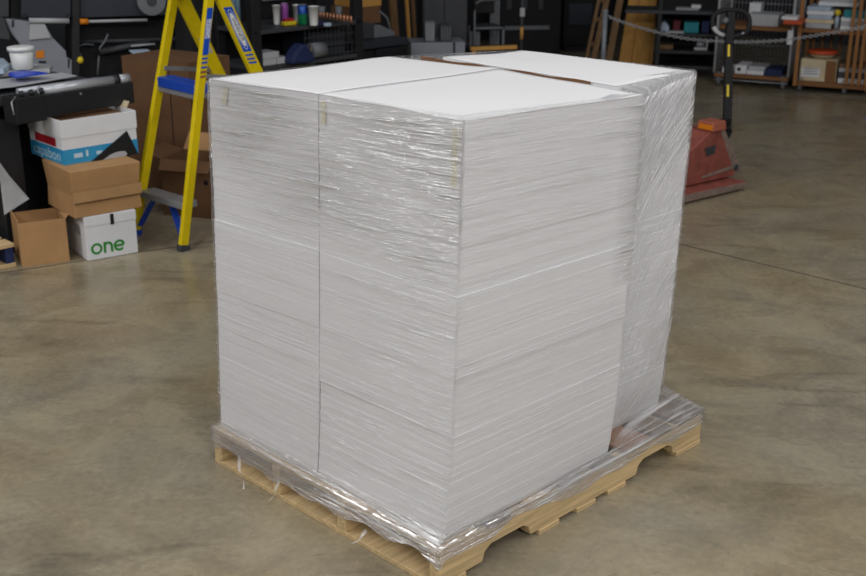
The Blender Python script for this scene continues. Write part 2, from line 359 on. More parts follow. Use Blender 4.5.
# ------------------------------------------------------------------ paper stacks
def lean(z, u=.0):
    t = max(0, min(1, (z-.125)/1.11)); e = .36+.4*max(0, min(1, u)); return -(.042-.034*u)*t**e, .031*t**(e+.1)
LIFTS = [.125, .28, .43, .585, .80, .925, 1.04, 1.13, 1.3]
def make_stack(label, u0, u1, v0, v1, zc, crown, seed, sag=None):
    rnd = random.Random(seed)
    def top(a, b):
        z = zc[0]*(1-a)*(1-b)+zc[1]*a*(1-b)+zc[2]*a*b+zc[3]*(1-a)*b
        z += crown*math.sin(PI*a)*math.sin(PI*b)
        z += .004*noise.noise(V((a*2.3+seed, b*2.3, .3)))
        if sag: z += sag(a, b)
        return z
    H = sum(zc)/4
    nb = 20; per = []
    for i in range(nb): per.append((i/nb, 0))
    for i in range(nb): per.append((1, i/nb))
    for i in range(nb): per.append((1-i/nb, 1))
    for i in range(nb): per.append((0, 1-i/nb))
    th = []; z = .1262
    while z < H-.006:
        d = rnd.choice((.002, .0035, .006, .009, .014)); th.append((z, min(z+d, H))); z += d
    th[-1] = (th[-1][0], H)
    offs = []
    lo = [(rnd.uniform(-.0016, .0016), rnd.uniform(-.0016, .0016), 0) for _ in LIFTS]
    lo[3] = (-.003, -.003, .003)
    root = thing('paper_stack', label, 'paper stack', uv((u0+u1)/2, (v0+v1)/2, .126), 0, None)
    mb = MB(); rings = []
    for (za, zb) in th:
        k = max(i for i in range(len(LIFTS)) if LIFTS[i] <= za+1e-6)
        ou, ov, og = lo[k]; g = rnd.uniform(-.0004, .0004); ou += rnd.uniform(-.0003, .0003); ov += rnd.uniform(-.0003, .0003)
        for z in (za, zb):
            t = (z-.1262)/(H-.1262); ring = []
            for a, b in per:
                zz = .1262+t*(top(a, b)-.1262)
                if 0 < t < 1: zz += .0012*t*noise.noise(V((a*2+seed, b*2, z*5)))
                du, dv = lean(zz, u0+(u1-u0)*a)
                uu = u0+(u1-u0)*a+ou+(g if a > .5 else -g)*1+du
                vv = v0+(v1-v0)*b+ov+(g if b > .5 else -g)*1+dv
                ring.append(uv(uu, vv, zz))
            rings.append(ring)
    n = len(per)
    mb.add([p for r in rings for p in r], [(i*n+k, i*n+(k+1) % n, (i+1)*n+(k+1) % n, (i+1)*n+k) for i in range(len(rings)-1) for k in range(n)])
    mb.f.append(tuple(range(n))); mb.sm.append(False)
    mb.build('sheets', 'paper_edges', root)
    G = 28; tm = MB(); vs = []
    for dz in (0.0025, 0.0004):
        for j in range(G+1):
            for i in range(G+1):
                a, b = i/G, j/G; zz = top(a, b); du, dv = lean(zz, u0+(u1-u0)*a)
                vs.append(uv(u0+(u1-u0)*a*1.0+du+lo[-2][0], v0+(v1-v0)*b+dv+lo[-2][1], zz+dz))
    q = (G+1)**2
    fs = [(j*(G+1)+i, j*(G+1)+i+1, (j+1)*(G+1)+i+1, (j+1)*(G+1)+i) for j in range(G) for i in range(G)]
    fs += [tuple(q+x for x in f)[::-1] for f in fs]
    ed = [i for i in range(G)]+[i*(G+1)+G for i in range(G)]+[G*(G+1)+G-i for i in range(G)]+[(G-i)*(G+1) for i in range(G)]
    fs += [(ed[i], ed[(i+1) % len(ed)], q+ed[(i+1) % len(ed)], q+ed[i]) for i in range(len(ed))]
    tm.add(vs, fs, True); tm.build('top_sheet', 'paper_top', root)
    return root
fr_stack = make_stack('front right stack of white paper with its corner pointing at the viewer', .02, .521, .02, .72, (1.245, 1.240, 1.228, 1.216), .004, 1)
lf_stack = make_stack('left white paper stack on the pallet, nearest the yellow ladder', .526, 1.0, .02, .72, (1.240, 1.222, 1.212, 1.230), .006, 5)
make_stack('rear stack of white paper behind the long brown seam', .115, .77, .735, 1.115, (1.226, 1.234, 1.216, 1.226), .004, 9)
mk('glue_yellow', (218, 214, 190), .5, var=.08)
for st, u0, u1, z0, z1 in ((fr_stack, .030, .050, 1.085, 1.228), (fr_stack, .492, .508, 1.165, 1.226), (lf_stack, .905, .925, 1.16, 1.212)):
    vs = []; K = 6
    for k in range(K+1):
        z = z0+(z1-z0)*k/K
        for u in (u0+.012*(K-k)/K*(st is lf_stack), u1+.012*(K-k)/K*(st is lf_stack)):
            du, dv = lean(z, u); vs.append(uv(u+du, .02+dv-.0034, z))
    MB().add(vs, [(2*k, 2*k+1, 2*k+3, 2*k+2) for k in range(K)]).build('glue_mark', 'glue_yellow', st)['label'] = 'pale yellow glue mark'
# brown liner between front and rear stacks
cb = MB(); N = 24; f_, b_ = [], []
for i in range(N+1):
    u = .2+.66*i/N; du, dv = lean(1.2, u)
    f_.append((u+du, .7295+dv, 1.2305+.006*math.sin(i*.9)*.3)); b_.append((u+du, .7315+dv))
dv0 = lean(1.2)[1]-lean(.9)[1]
vs = [uv(u, v-dv0, .9) for u, v, z in f_]+[uv(u, v, z) for u, v, z in f_]+[uv(f_[i][0], b_[i][1]-dv0, .9) for i in range(N+1)]+[uv(f_[i][0], b_[i][1], f_[i][2]) for i in range(N+1)]
q = N+1; fs = []
for i in range(N):
    fs += [(i, i+1, q+i+1, q+i), (2*q+i+1, 2*q+i, 3*q+i, 3*q+i+1), (q+i, q+i+1, 3*q+i+1, 3*q+i), (i+1, i, 2*q+i, 2*q+i+1)]
fs += [(0, q, 3*q, 2*q), (N, 2*q+N, 3*q+N, q+N)]
vs = [v-0*UP for v in vs]; cb.add(vs, fs)
own(cb, 'cardboard_divider', 'cardboard_dark', 'thin brown cardboard divider showing in the seam between the paper stacks', 'divider')

# ------------------------------------------------------------------ stretch film
def film():
    zt = 1.2
    base = [(.02, .02), (.998, .02), (.998, .72), (.77, 1.115), (.115, 1.115), (.02, .72)]
    palp = [(0, 0), (PA, 0), (PA, .80), (PA, PB), (0, PB), (0, .78)]
    topz = [1.252, 1.222, 1.212, 1.216, 1.226, 1.214]
    segs = [70, 60, 34, 50, 44, 60]
    # perimeter params
    per = []
    for k in range(6):
        for i in range(segs[k]): per.append((k, i/segs[k]))
    P = len(per)
    def hull(pts, k, t):
        a, b = pts[k], pts[(k+1) % 6]; return V((a[0]+(b[0]-a[0])*t, a[1]+(b[1]-a[1])*t))
    cen = V((.5, .58))
    arc = [0]
    for i in range(P):
        k, t = per[i]; k2, t2 = per[(i+1) % P]; arc.append(arc[-1]+(hull(base, k2, t2)-hull(base, k, t)).length)
    rows = []
    ZS = [('p', .058), ('p', .085), ('p', .112), ('p', .1285)] + [('f', x) for x in (.12, .25, .4, .55, .7, .82, .92)] + [('s', x/40) for x in range(0, 41)] + [('t', .25), ('t', .6), ('t', 1)]
    vs, uvs, lay = [], [], []
    for kind, q in ZS:
        for i, (k, t) in enumerate(per):
            hb = hull(base, k, t); hp = hull(palp, k, t); zt = topz[k]*(1-t)+topz[(k+1) % 6]*t
            # flare foot height
            out = (hb-cen).normalized()
            nn = lambda kk, a=0, b=0: noise.noise(V((hb.x*kk+a, hb.y*kk+b, a*1.7+b)))
            n1 = nn(4, .5, 2.2)
            z0 = .15+.025*n1+(.06 if k in (3, 4) else .0)*math.sin(PI*min(1, max(0, t)))
            if k == 3: z0 = .16+.05*t
            if k == 4: z0 = .21-.05*t
            wr = noise.noise(V((hb.x*3, hb.y*3, zt+q*(14 if kind == 's' else 3)+7.7)))
            if kind == 'p':
                z = q+(.022*nn(11, 3.3)+.034*nn(3.5, 8, 1)+.006)*(1-(q-.058)/.0705)
                if k == 5 or k == 4: z += (.02*(1-(q-.058)/.0705))
                if q > .12: z = .1295
                o2 = (hp-V((PA/2, PB/2))); off = .006+.002*nn(12, q*40, 1)
                nx = V((0, 0))
                if k == 0: nx = V((0, -1))
                elif k in (1, 2): nx = V((1, 0))
                elif k == 3: nx = V((0, 1))
                else: nx = V((-1, 0))
                c = hp+nx*off
                if t < .001:
                    pk = {0: V((-1, -1)), 1: V((1, -1)), 3: V((1, 1)), 4: V((-1, 1))}.get(k)
                    if pk is not None: c = hp+pk*off
                L_ = 1.0
            elif kind == 'f':
                dz = q; z = .1295+(z0-.1295)*dz**(1.0 if k in (3, 4) else 1.3)
                w = (1-dz); du, dv = lean(z, hb.x); c = hp*w+(hb+out*.007+V((du, dv)))*(1-w)
                if k in (3, 4) : c = c
                L_ = 1.0
            elif kind == 's':
                z = z0+(zt-.004-z0)*q; du, dv = lean(z, hb.x)
                amp = .0022
                c = hb+out*(.009+amp*wr)+V((du, dv))
                if k in (2, 4): # bridging panels sag inwards
                    c += (cen-hb).normalized()*(.012*math.sin(PI*t))
                L_ = 1.0
            else:
                z = zt+.0055+.0015*wr; du, dv = lean(z, hb.x)
                rim = .012+.010*(1+nn(5, 1.1, 4))
                if k == 4: rim += .10*math.sin(PI*t)**.6
                if k == 5 and t < .25: rim += .05*(1-t/.25)
                if k == 3 and t > .8: rim += .03*(t-.8)/.2
                if k == 0: rim *= .6
                c = hb+out*.006+V((du, dv))+(cen-hb).normalized()*rim*q
                z += .002*q*(1 if k == 4 else 0)
            vs.append(uv(c.x, c.y, z))
            # film thickness, raised on the upper front left face to paint bright streaks
            up = max(0, min(1, (z-.84)/.22))
            if k == 0: ly = .5+1.7*up*max(0, min(1, .55+.9*noise.noise(V((hb.x*3.2, z*5, 9.1)))))
            elif k == 5: ly = .35+.25*up + (1.0*max(0, 1-t/.14) if z > .7 else 0)
            elif k == 4: ly = 1.0+1.3*up
            else: ly = .8+.5*up
            if kind in 'pf': ly = {0: 2.3, 5: 2.3, 4: 2.1 if kind == 'p' else 1.2, 3: 1.5}.get(k, 1.2)
            if kind == 't': ly = (1.5 if k == 4 or (k == 5 and t < .25) else .8)
            sh = {0: .05, 4: .55, 5: -.06}.get(k, 0)*max(0, min(1, (z-.2)/.25)); a5 = arc[sum(segs[:5])] if k else 0
            lay.append(ly); uvs.append((arc[i], z+sh*(arc[i]-a5)+(0 if kind != 't' else .05*q)))
    me_f = []
    nr = len(ZS)
    for r in range(nr-1):
        for i in range(P):
            j = (i+1) % P; me_f.append((r*P+i, r*P+j, (r+1)*P+j, (r+1)*P+i))
    mb = MB(); mb.add(vs, me_f, True)
    base_o = uv(PA/2, PB/2, .05)
    o = own(mb, 'stretch_wrap', 'film', 'clear stretch wrap pulled tight around the white paper stacks and pallet', 'plastic wrap', base=base_o)
    me = o.data
    ul = me.uv_layers.new(name='film')
    # faces may have been flipped, so read loops
    for pg in me.polygons:
        wrap = any(v % P == P-1 for v in pg.vertices) and any(v % P == 0 for v in pg.vertices)
        for li in pg.loop_indices:
            v = me.loops[li].vertex_index; q = uvs[v]; ul.data[li].uv = (arc[P], q[1]) if wrap and v % P == 0 else q
    at_ = me.attributes.new('layer_streaks', 'FLOAT', 'POINT')
    for i, x in enumerate(lay): at_.data[i].value = x
    return o
wrap = film(); FR[wrap] = Matrix.Translation(wrap.location)
# loose film tails hanging on the left side of the pallet
for u, ztop, ln, sw, wd in ((.865, .085, .085, -.055, .018), (.665, .08, .07, .02, .010), (.275, .075, .045, .03, .014)):
    vs = []; K = 8
    for k in range(K+1):
        t = k/K; du = sw*t*t+.004*math.sin(6*t); wv = wd*(1-.75*t)
        for e in (-.5, .5): vs.append(uv(u+du+wv*e, -.012-.03*t*t+.004*math.sin(9*t+e), ztop-ln*t))
    MB().add(vs, [(2*k, 2*k+1, 2*k+3, 2*k+2) for k in range(K)], True).build('film_tail', 'film_scrap', wrap)

# ------------------------------------------------------------------ cartons on the left
def frame_from(a, b):
    d = (b-a); d.z = 0; return d.normalized(), V((-d.y, d.x, 0)).normalized(), math.atan2(d.y, d.x)
def carton_quad(o, ex, ey, w, d, z0, z1, taper=0):
    t = taper
    return [o+ex*x+ey*y+UP*z for z, t in ((z0, 0), (z1, taper)) for x, y in ((-t, -t), (w+t, -t), (w+t, d+t), (-t, d+t))]
def slab(o, ex, ey, x0, x1, y0, y1, z0, z1):
    return [o+ex*x+ey*y+UP*z for z in (z0, z1) for x, y in ((x0, y0), (x1, y0), (x1, y1), (x0, y1))]

# white box with green lettering
a, b = at(88, 261.5, z=0), at(138.5, 252.5, z=0); ex, ey, rz = frame_from(a, b); w = (b-a).length
h1 = z_over(a, 217.5)
bx1 = thing('carton', 'white cardboard carton with green lettering at the bottom of the stack', 'box', a, rz)
MB().hexa(slab(a, ex, ey, 0, w, 0, .36, .001, h1-.045)).build('body', 'white_card', bx1, .003)
MB().hexa(slab(a, ex, ey, -.003, w+.003, -.003, .363, h1-.05, h1)).build('lid', 'white_card', bx1, .003)
def strokes(paths, o, ex, ey, sc, wd):
    """flat rounded lettering from stroked paths"""
    n = ex.cross(ey).normalized(); mb = MB()
    for pth in paths:
        pts = [V((x, y, 0)) for x, y in pth]; ls = []
        for k, p in enumerate(pts):
            d = (pts[min(k+1, len(pts)-1)]-pts[max(k-1, 0)]).normalized(); q = V((-d.y, d.x, 0))*wd/2; ls += [p-q, p+q]
        mb.add([o+ex*p.x*sc+ey*p.y*sc+n*(.0006+.00015*paths.index(pth)) for p in ls], [(2*k, 2*k+2, 2*k+3, 2*k+1) for k in range(len(pts)-1)])
    return mb
arcp = lambda cx, cy, r, a0, a1, n=24: [(cx+r*math.cos(math.radians(a0+(a1-a0)*k/n)), cy+r*math.sin(math.radians(a0+(a1-a0)*k/n))) for k in range(n+1)]
one = [arcp(.42, .42, .42, 0, 360), [(1.16, -.08), (1.16, .92)], arcp(1.48, .50, .32, 180, 0, 14)+[(1.80, -.08)],
       arcp(2.50, .42, .42, 4, 318), [(2.10, .42), (2.90, .42)]]
one_w = 2.95
strokes(one, a+ex*w*.10+UP*h1*.15-ey*.001, ex, UP, w*.63/one_w, .21).build('lettering', 'green_ink', bx1)['label'] = 'green lettering'
MB().hexa(slab(a, ex, ey, w*.50, w*.57, -.0042, 0, h1-.055, h1-.002)).build('handle_slot', 'ink_black', bx1)
lb = MB()
for q in range(4): lb.hexa(slab(a, -ey, ex, -.16-.0, -.07, -.001, .0, h1*.52+q*.012, h1*.52+q*.012+.005))
lb.build('small_print', 'grey_ink', bx1)

# brown carton on it
z1 = h1+.001
a, b = at(75, 219, z=z1), at(142.5, 207, z=z1); ex, ey, rz = frame_from(a, b); w = (b-a).length
h2 = z_over(a, 171)-.004
d2 = .34
bx2 = thing('carton', 'brown cardboard carton between the two white boxes of the stack', 'box', a, rz)
m = MB(); P_ = []
for z, t in ((z1, 0), (z1+(h2-z1)*.45, -.006), (h2, .006)):
    P_.append([a+ex*x+ey*y+UP*(z-a.z) for x, y in ((-t, -t), (w+t, -t), (w+t, d2+t), (-t, d2+t))])
m.add(P_[0]+P_[1]+P_[2], [(3, 2, 1, 0), (8, 9, 10, 11)]+[(r*4+i, r*4+(i+1) % 4, r*4+4+(i+1) % 4, r*4+4+i) for r in (0, 1) for i in range(4)])
m.build('body', 'cardboard', bx2, .004)
zt = z1+(h2-z1)*.42-a.z
def on_left(a, ex, ey, y0, y1, z0, z1, off):
    """thin patch on the left side of a box"""
    return [a+ex*(-off)+ey*y1+UP*z0, a+ex*(-off)+ey*y0+UP*z0, a+ex*(.001-off)+ey*y0+UP*z0, a+ex*(.001-off)+ey*y1+UP*z0,
            a+ex*(-off)+ey*y1+UP*z1, a+ex*(-off)+ey*y0+UP*z1, a+ex*(.001-off)+ey*y0+UP*z1, a+ex*(.001-off)+ey*y1+UP*z1]
t_ = MB().hexa(slab(a, ex, ey, -.001, w+.001, -.0075, -.0035, zt-.022, zt+.03)); t_.build('packing_tape', 'clear_tape', bx2)
t_ = MB().hexa(slab(a, ex, ey, .003, w-.003, -.0085, .0, zt-.0265, zt-.0245)); t_.build('flap_seam', 'cardboard_dark', bx2)

# white and blue paper box on top
z2 = h2+.001
a, b = at(66, 166, z=z2), at(140, 153.5, z=z2); ex, ey, rz = frame_from(a, b); a = a+ey*.012; w = (b-a).length-.004
h3 = z_over(a, 121)
bx3 = thing('carton', 'open white paper box with a blue band on top of the stack', 'box', a, rz)
d3 = .36; hh = h3-z2
MB().hexa(slab(a, ex, ey, 0, w, 0, d3, 0, .006)).build('base', 'white_card', bx3)
for q in ((0, w, 0, .004), (0, w, d3-.004, d3), (0, .004, .004, d3-.004), (w-.004, w, .004, d3-.004)): MB().hexa(slab(a, ex, ey, *q, .006, hh)).build('side_panel', 'white_card', bx3, .001)
for q in ((-.004, w+.004, -.004, -.0005), (-.004, -.0005, -.0005, d3), (w+.0005, w+.004, -.0005, d3)): MB().hexa(slab(a, ex, ey, *q, hh*.60, hh)).build('rim_band', 'white_card', bx3, .001)
own(MB().hexa(slab(a, ex, ey, .03, w-.02, .012, d3-.02, .008, hh*.93)), 'carton', 'cardboard_dark', 'brown carton lying inside the open white box with the blue band', 'box', bevel=.003)
MB().hexa([a+ex*(w-.004)+ey*.08+UP*hh, a+ex*w+ey*.08+UP*hh, a+ex*w+ey*.30+UP*hh, a+ex*(w-.004)+ey*.30+UP*hh, a+ex*(w+.02)+ey*.09+UP*(hh+.03), a+ex*(w+.024)+ey*.09+UP*(hh+.03), a+ex*(w+.024)+ey*.29+UP*(hh+.03), a+ex*(w+.02)+ey*.29+UP*(hh+.03)]).build('flap', 'cardboard_edge', bx3)
bd = MB().hexa(slab(a, ex, ey, -.0012, w+.0012, -.0012, d3+.0012, .0012, hh*.34)).build('blue_band', 'blue_card', bx3)
bd['label'] = 'blue printed band'
for x, wd_, hg in ((.13, .045, .10), (.29, .012, .14), (.43, .03, .08)): MB().hexa(slab(a, ex, ey, w*x, w*x+wd_, -.002, -.0013, hh*.13, hh*(.13+hg))).build('print_mark', 'pale_ink', bx3)
text_mb('capabon', a+ey*d3*.5-ex*.0015+UP*hh*.17, -ey, UP, .075, fit=d3*.8).build('lettering', 'pale_ink', bx3)
MB().hexa(on_left(a, ex, ey, d3*.2, d3*.82, hh*.37, hh*.56, .0018)).build('red_label', 'red_card', bx3)['label'] = 'red label'
# black folder leaning
p0, p1, p2 = at(92, 165, z=z2-.002), at(139, 157.5, z=z2-.002), None
q0 = a-ey*.008
m = MB(); o_ = a-ey*.012; w_ = w
m.prism([o_+ex*w*.34+UP*.0, o_+ex*w*.97+UP*.0, o_+ex*w*.86+UP*hh*.58+ey*.0055, o_+ex*w*.84+UP*hh*.58+ey*.0055], -ey*.0)
m = MB(); tri = [o_+ex*w*.34, o_+ex*w*.985, o_+ex*w*.855+UP*hh*.57]; m.prism(tri, ey*.004)
own(m, 'folder', 'black_matte', 'black folder corner sticking up against the blue banded box', 'folder')
m = MB(); gq = [o_-ey*.003+ex*w*x+UP*hh*y for x, y in ((.50, .0), (.60, .09), (.70, .13), (.80, .12), (.83, .05), (.80, .0))]; m.prism(gq, ey*.0025)
own(m, 'plastic_bag', 'pale_grey', 'crumpled pale grey plastic bag tucked before the black folder', 'bag')

# open brown box at the floor
a, b = at(22.5, 267.5, z=0), at(70, 261, z=0); ex, ey, rz = frame_from(a, b); w = (b-a).length
h4 = z_over(a, 224)
bx4 = thing('carton', 'open brown carton on the floor left of the green lettered box', 'box', a, rz)
T = .004; d4 = .22
MB().hexa(slab(a, ex, ey, 0, w, 0, d4, .001, .006)).build('base', 'cardboard', bx4)
MB().hexa(slab(a, ex, ey, 0, w, 0, T, .006, h4)).build('side_panel', 'cardboard', bx4)
MB().hexa(slab(a, ex, ey, 0, w, d4-T, d4, .006, h4)).build('side_panel', 'cardboard', bx4)
MB().hexa(slab(a, ex, ey, 0, T, T, d4-T, .006, h4+.015)).build('side_panel', 'cardboard', bx4)
MB().hexa(slab(a, ex, ey, w-T, w, T, d4-T, .006, h4)).build('side_panel', 'cardboard', bx4)
m = MB().hexa(slab(a, ex, ey, w*.76, w*.90, -.0006, .001, h4*.08, h4*.62)); m.build('tape_strip', 'clear_tape', bx4)
m = MB().hexa([a+ex*w+ey*T+UP*h4, a+ex*w+ey*(d4-T)+UP*h4, a+ex*(w+.004)+ey*(d4-T)+UP*h4, a+ex*(w+.004)+ey*T+UP*h4]+
              [a+ex*(w+.02)+ey*.02+UP*(h4+.018), a+ex*(w+.02)+ey*(d4-.02)+UP*(h4+.018), a+ex*(w+.024)+ey*(d4-.02)+UP*(h4+.018), a+ex*(w+.024)+ey*.02+UP*(h4+.018)])
m.build('flap', 'cardboard', bx4)

# bit of a pallet at the left edge
a = at(-22, 275, z=0); b = at(17, 266, z=0); ex, ey, rz = frame_from(a, b); w = (b-a).length
pl = thing('pallet', 'small wooden pallet corner poking in at the left edge', 'pallet', a, rz)
zt = .115
for y0 in (0, .13, .26):
    MB().hexa(slab(a, ex, ey, 0, w, y0, y0+.10, zt-.018, zt)).build('deck_board', 'pallet_wood', pl, .002)
    MB().hexa(slab(a, ex, ey, 0, w, y0, y0+.10, 0.0, .018)).build('bottom_board', 'pallet_wood', pl, .002)
for x0 in (.0, w-.045):
    MB().hexa(slab(a, ex, ey, x0, x0+.04, .01, .35, .018, zt-.018)).build('stringer', 'navy' if x0 else 'pallet_dark', pl)

# ------------------------------------------------------------------ ladder
Lf, Rf = V((-1.555, 5.90, 0)), V((-1.25, 5.63, 0))
Lt, Rt = at(173, 2, Y=6.12), at(208.5, 6, Y=5.86)
lw = (Rf-Lf).normalized(); ld = V((-lw.y, lw.x, 0))
lad = thing('stepladder', 'yellow stepladder with blue steps standing beside the carton stack', 'ladder', (Lf+Rf)/2+ld*.4, 0)
def on(a, b, z): t = (z-a.z)/(b.z-a.z); return a+(b-a)*t
ZT = 1.27
rails = {}
for nm, f_, t_ in (('L', Lf, Lt), ('R', Rf, Rt)):
    top = on(f_, t_, ZT); rails[nm] = (f_, top)
    MB().bar(f_+UP*.012, top, ld, .046, .026).build('front_rail', 'ladder_yellow', lad, .003)
    MB().bar(f_, on(f_, top, .03), ld, .06, .036).build('foot', 'ladder_blue' if nm == 'L' else 'dark_grey', lad, .003)
RRt, RRf = at(224, 3, Y=5.97), V((-.63, 6.33, 0)); RLt, RLf = at(184, 3, Y=6.24), V((-.93, 6.74, 0))
for nm, f_, t_ in (('rR', RRf, RRt), ('rL', RLf, RLt)):
    top = on(f_, t_, ZT-.02); rails[nm] = (f_, top)
    MB().bar(f_+UP*.012, top, ld, .072, .026).build('rear_rail', 'ladder_yellow', lad, .003)
    MB().bar(f_, on(f_, top, .03), ld, .08, .034).build('foot', 'dark_grey', lad, .003)
def rail(nm, z): return on(*rails[nm], z)
def step(z, depth, th, m, name):
    l, r = rail('L', z)+lw*.014, rail('R', z)-lw*.014
    return MB().hexa([l-ld*.02, r-ld*.02, r+ld*depth, l+ld*depth]+[x+UP*th for x in (l-ld*.02, r-ld*.02, r+ld*depth, l+ld*depth)]).build(name, m, lad, .004)
z_st = z_over(rail('R', .75), 95); z_tr = z_over(rail('R', .2), 210)
step(z_st, .07, .05, 'ladder_blue', 'step'); 
l, r = rail('L', z_st)+lw*.014, rail('R', z_st)-lw*.014
MB().hexa([l-ld*.018-UP*.022, r-ld*.018-UP*.022, r+ld*.09-UP*.022, l+ld*.09-UP*.022]+[x-UP*.001 for x in (l-ld*.018, r-ld*.018, r+ld*.09, l+ld*.09)]).build('step_channel', 'steel', lad)
step(z_tr, .075, .035, 'steel', 'step')
# platform behind the upper step, spreader bars, knee brace, rear braces
l, r = rail('rL', .16), rail('rR', .16)
MB().bar(l+lw*.014, r-lw*.014, ld, .03, .03).build('rear_brace', 'ladder_blue', lad)
MB().bar(rail('L', z_st+.09)+lw*.018, rail('rL', z_st+.03)-ld*.03, UP, .022, .006).build('spreader', 'steel', lad)
MB().bar(rail('R', z_st+.09)-lw*.018, rail('rR', z_st+.03)-ld*.03-lw*.018, UP, .022, .006).build('spreader', 'steel', lad)
k0 = (rail('L', z_tr)*.45+rail('R', z_tr)*.55)+ld*.03; k1 = rail('R', .05)-lw*.016+ld*.01
MB().bar(k0, k1, ld, .035, .006).build('knee_brace', 'ladder_blue', lad)
k0 = (rail('L', z_tr)*.8+rail('R', z_tr)*.2)+ld*.03; k1 = rail('L', .05)+lw*.016+ld*.01
MB().bar(k0, k1, ld, .035, .006).build('knee_brace', 'ladder_blue', lad)
for z in (.25, .5): MB().bar(rail('rL', z)+lw*.014, rail('rR', z)-lw*.014, ld, .03, .02).build('rear_brace', 'steel', lad)
c = [rail('L', ZT)-ld*.04-lw*.03, rail('R', ZT)-ld*.04+lw*.03, rail('rR', ZT-.02)+ld*.06+lw*.03, rail('rL', ZT-.02)+ld*.06-lw*.03]
for x in c: x.z = ZT-.045
c2 = [x+UP*.09 for x in c]
MB().hexa(c+c2).build('top_cap', 'ladder_blue', lad, .008)
# stickers on the outward faces
def sticker(nm, z0, z1, width, off, m, name, shift=0):
    p, q = rail(nm, z0), rail(nm, z1); d = (q-p).normalized(); u = ld.normalized(); n = u.cross(d).normalized(); n = n if n.dot(lw) > 0 else -n
    p, q = p+n*off+u*shift, q+n*off+u*shift
    MB().hexa([p-u*width/2, p+u*width/2, p+u*width/2+n*.0008, p-u*width/2+n*.0008]+[q-u*width/2, q+u*width/2, q+u*width/2+n*.0008, q-u*width/2+n*.0008]).build(name, m, lad)
    return (p+q)/2+n*.001, d, u, n
zR = lambda y: z_over(rail('R', 1.1), y)
c, d, u, n = sticker('R', zR(54), zR(8), .034, .0145, 'sticker_blue', 'sticker')
c, d, u, n = sticker('R', zR(38), zR(19), .026, .0155, 'sticker_white', 'sticker')
text_mb('PODIUM', c, d, -u, .030, depth=.0008, fit=.088).build('lettering', 'sticker_blue', lad)
for y in (57, 61, 65.5, 70, 74.5): sticker('R', zR(y+1.3), zR(y-.7), .034, .0145, 'sticker_blue' if y < 69 else 'jack_red', 'stripe')
zQ = lambda y: z_over(rail('rR', 1.0), y)
c, d, u, n = sticker('rR', zQ(52), zQ(6), .054, .0135, 'sticker_blue', 'sticker')
el = MB(); K = 28; LL = .095
ring = []
for k in range(K):
    t = 2*PI*k/K; ring.append(c+d*math.cos(t)*LL+u*math.sin(t)*.02+n*.0006)
el.add(ring, [tuple(range(K))]); el.build('oval_mark', 'sticker_white', lad)
el = MB(); el.add([x for k in range(K) for t in (2*PI*k/K,) for x in (c+d*math.cos(t)*(LL+.014)+u*math.sin(t)*.0245+n*.0005, c+d*math.cos(t)*(LL+.018)+u*math.sin(t)*.0265+n*.0005)], [(2*k, 2*k+1, (2*k+3) % (2*K), (2*k+2) % (2*K)) for k in range(K)]); el.build('oval_outline', 'sticker_white', lad)
text_mb('WERNER', c+n*.0004, -d, u, .034, depth=.0008, fit=.13).build('lettering', 'ink_black', lad)
for y in (55.5, 59.5, 63.5): sticker('rR', zQ(y+1), zQ(y-1), .05, .0135, 'sticker_blue', 'stripe')
c, d, u, n = sticker('rL', z_over(rail('rL', 1.0), 54), z_over(rail('rL', 1.0), 38), .05, .0135, 'pale_grey', 'sticker')

# ------------------------------------------------------------------ boxes behind the ladder
a = at(168, 196, z=0); a = V((-1.52, 6.78, 0)); ex, ey = A, R
def tall(a, zt): return z_over(a, zt)
rz = RZ_A
w_l = .34
cr = at(168, 62, Y=6.75); base = V((cr.x, cr.y, 0)); hB = cr.z
ft = at(121, 57, Y=6.95); 
exB = (V((cr.x, cr.y, 0))-V((ft.x, ft.y, 0))); wB = exB.length; exB.normalize(); eyB = V((-exB.y, exB.x, 0))
o_ = base-exB*wB
bg = thing('carton', 'tall brown carton in the dark behind the yellow ladder', 'box', o_, math.atan2(exB.y, exB.x))
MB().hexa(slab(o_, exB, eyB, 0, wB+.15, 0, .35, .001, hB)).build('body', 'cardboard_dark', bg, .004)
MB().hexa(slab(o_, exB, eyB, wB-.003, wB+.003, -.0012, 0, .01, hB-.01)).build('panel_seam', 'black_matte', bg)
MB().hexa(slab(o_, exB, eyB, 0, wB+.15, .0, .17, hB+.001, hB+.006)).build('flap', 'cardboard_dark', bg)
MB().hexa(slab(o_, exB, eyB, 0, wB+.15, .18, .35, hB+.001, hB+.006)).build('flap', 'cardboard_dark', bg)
# smaller open box
b = at(216.5, 219.5, z=0); a = at(163, 213, z=0); a = V((b.x-.30, b.y+.09, 0)); ex, ey, rz = frame_from(a, b); w = (b-a).length; h = z_over(b, 163)
sb = thing('carton', 'open brown carton with spread flaps on the floor behind the ladder', 'box', a, rz)
d_ = .26
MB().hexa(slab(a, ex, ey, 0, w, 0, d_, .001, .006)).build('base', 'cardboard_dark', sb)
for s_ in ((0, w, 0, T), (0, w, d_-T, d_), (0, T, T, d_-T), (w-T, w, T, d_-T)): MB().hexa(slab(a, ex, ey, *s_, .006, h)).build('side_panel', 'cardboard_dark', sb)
def flap(p, q, dirn, drop, m='cardboard_dark', par=sb):
    t = (dirn+UP*drop)
    MB().hexa([p, q, q+V((0, 0, .004)), p+V((0, 0, .004)), p+t+(q-p)*.03, q+t-(q-p)*.03, q+t-(q-p)*.03+UP*.004, p+t+(q-p)*.03+UP*.004]).build('flap', m, par)
flap(a+UP*h, a+ey*d_+UP*h, -ex*.12, .03); flap(a+ey*d_+UP*h, b+ey*d_+UP*h, ey*.06, .085, 'cardboard'); flap(b+UP*h, b+ey*d_+UP*h, ex*.03, .12)
flap(a+UP*h, b+UP*h, -ey*.05, -.05)
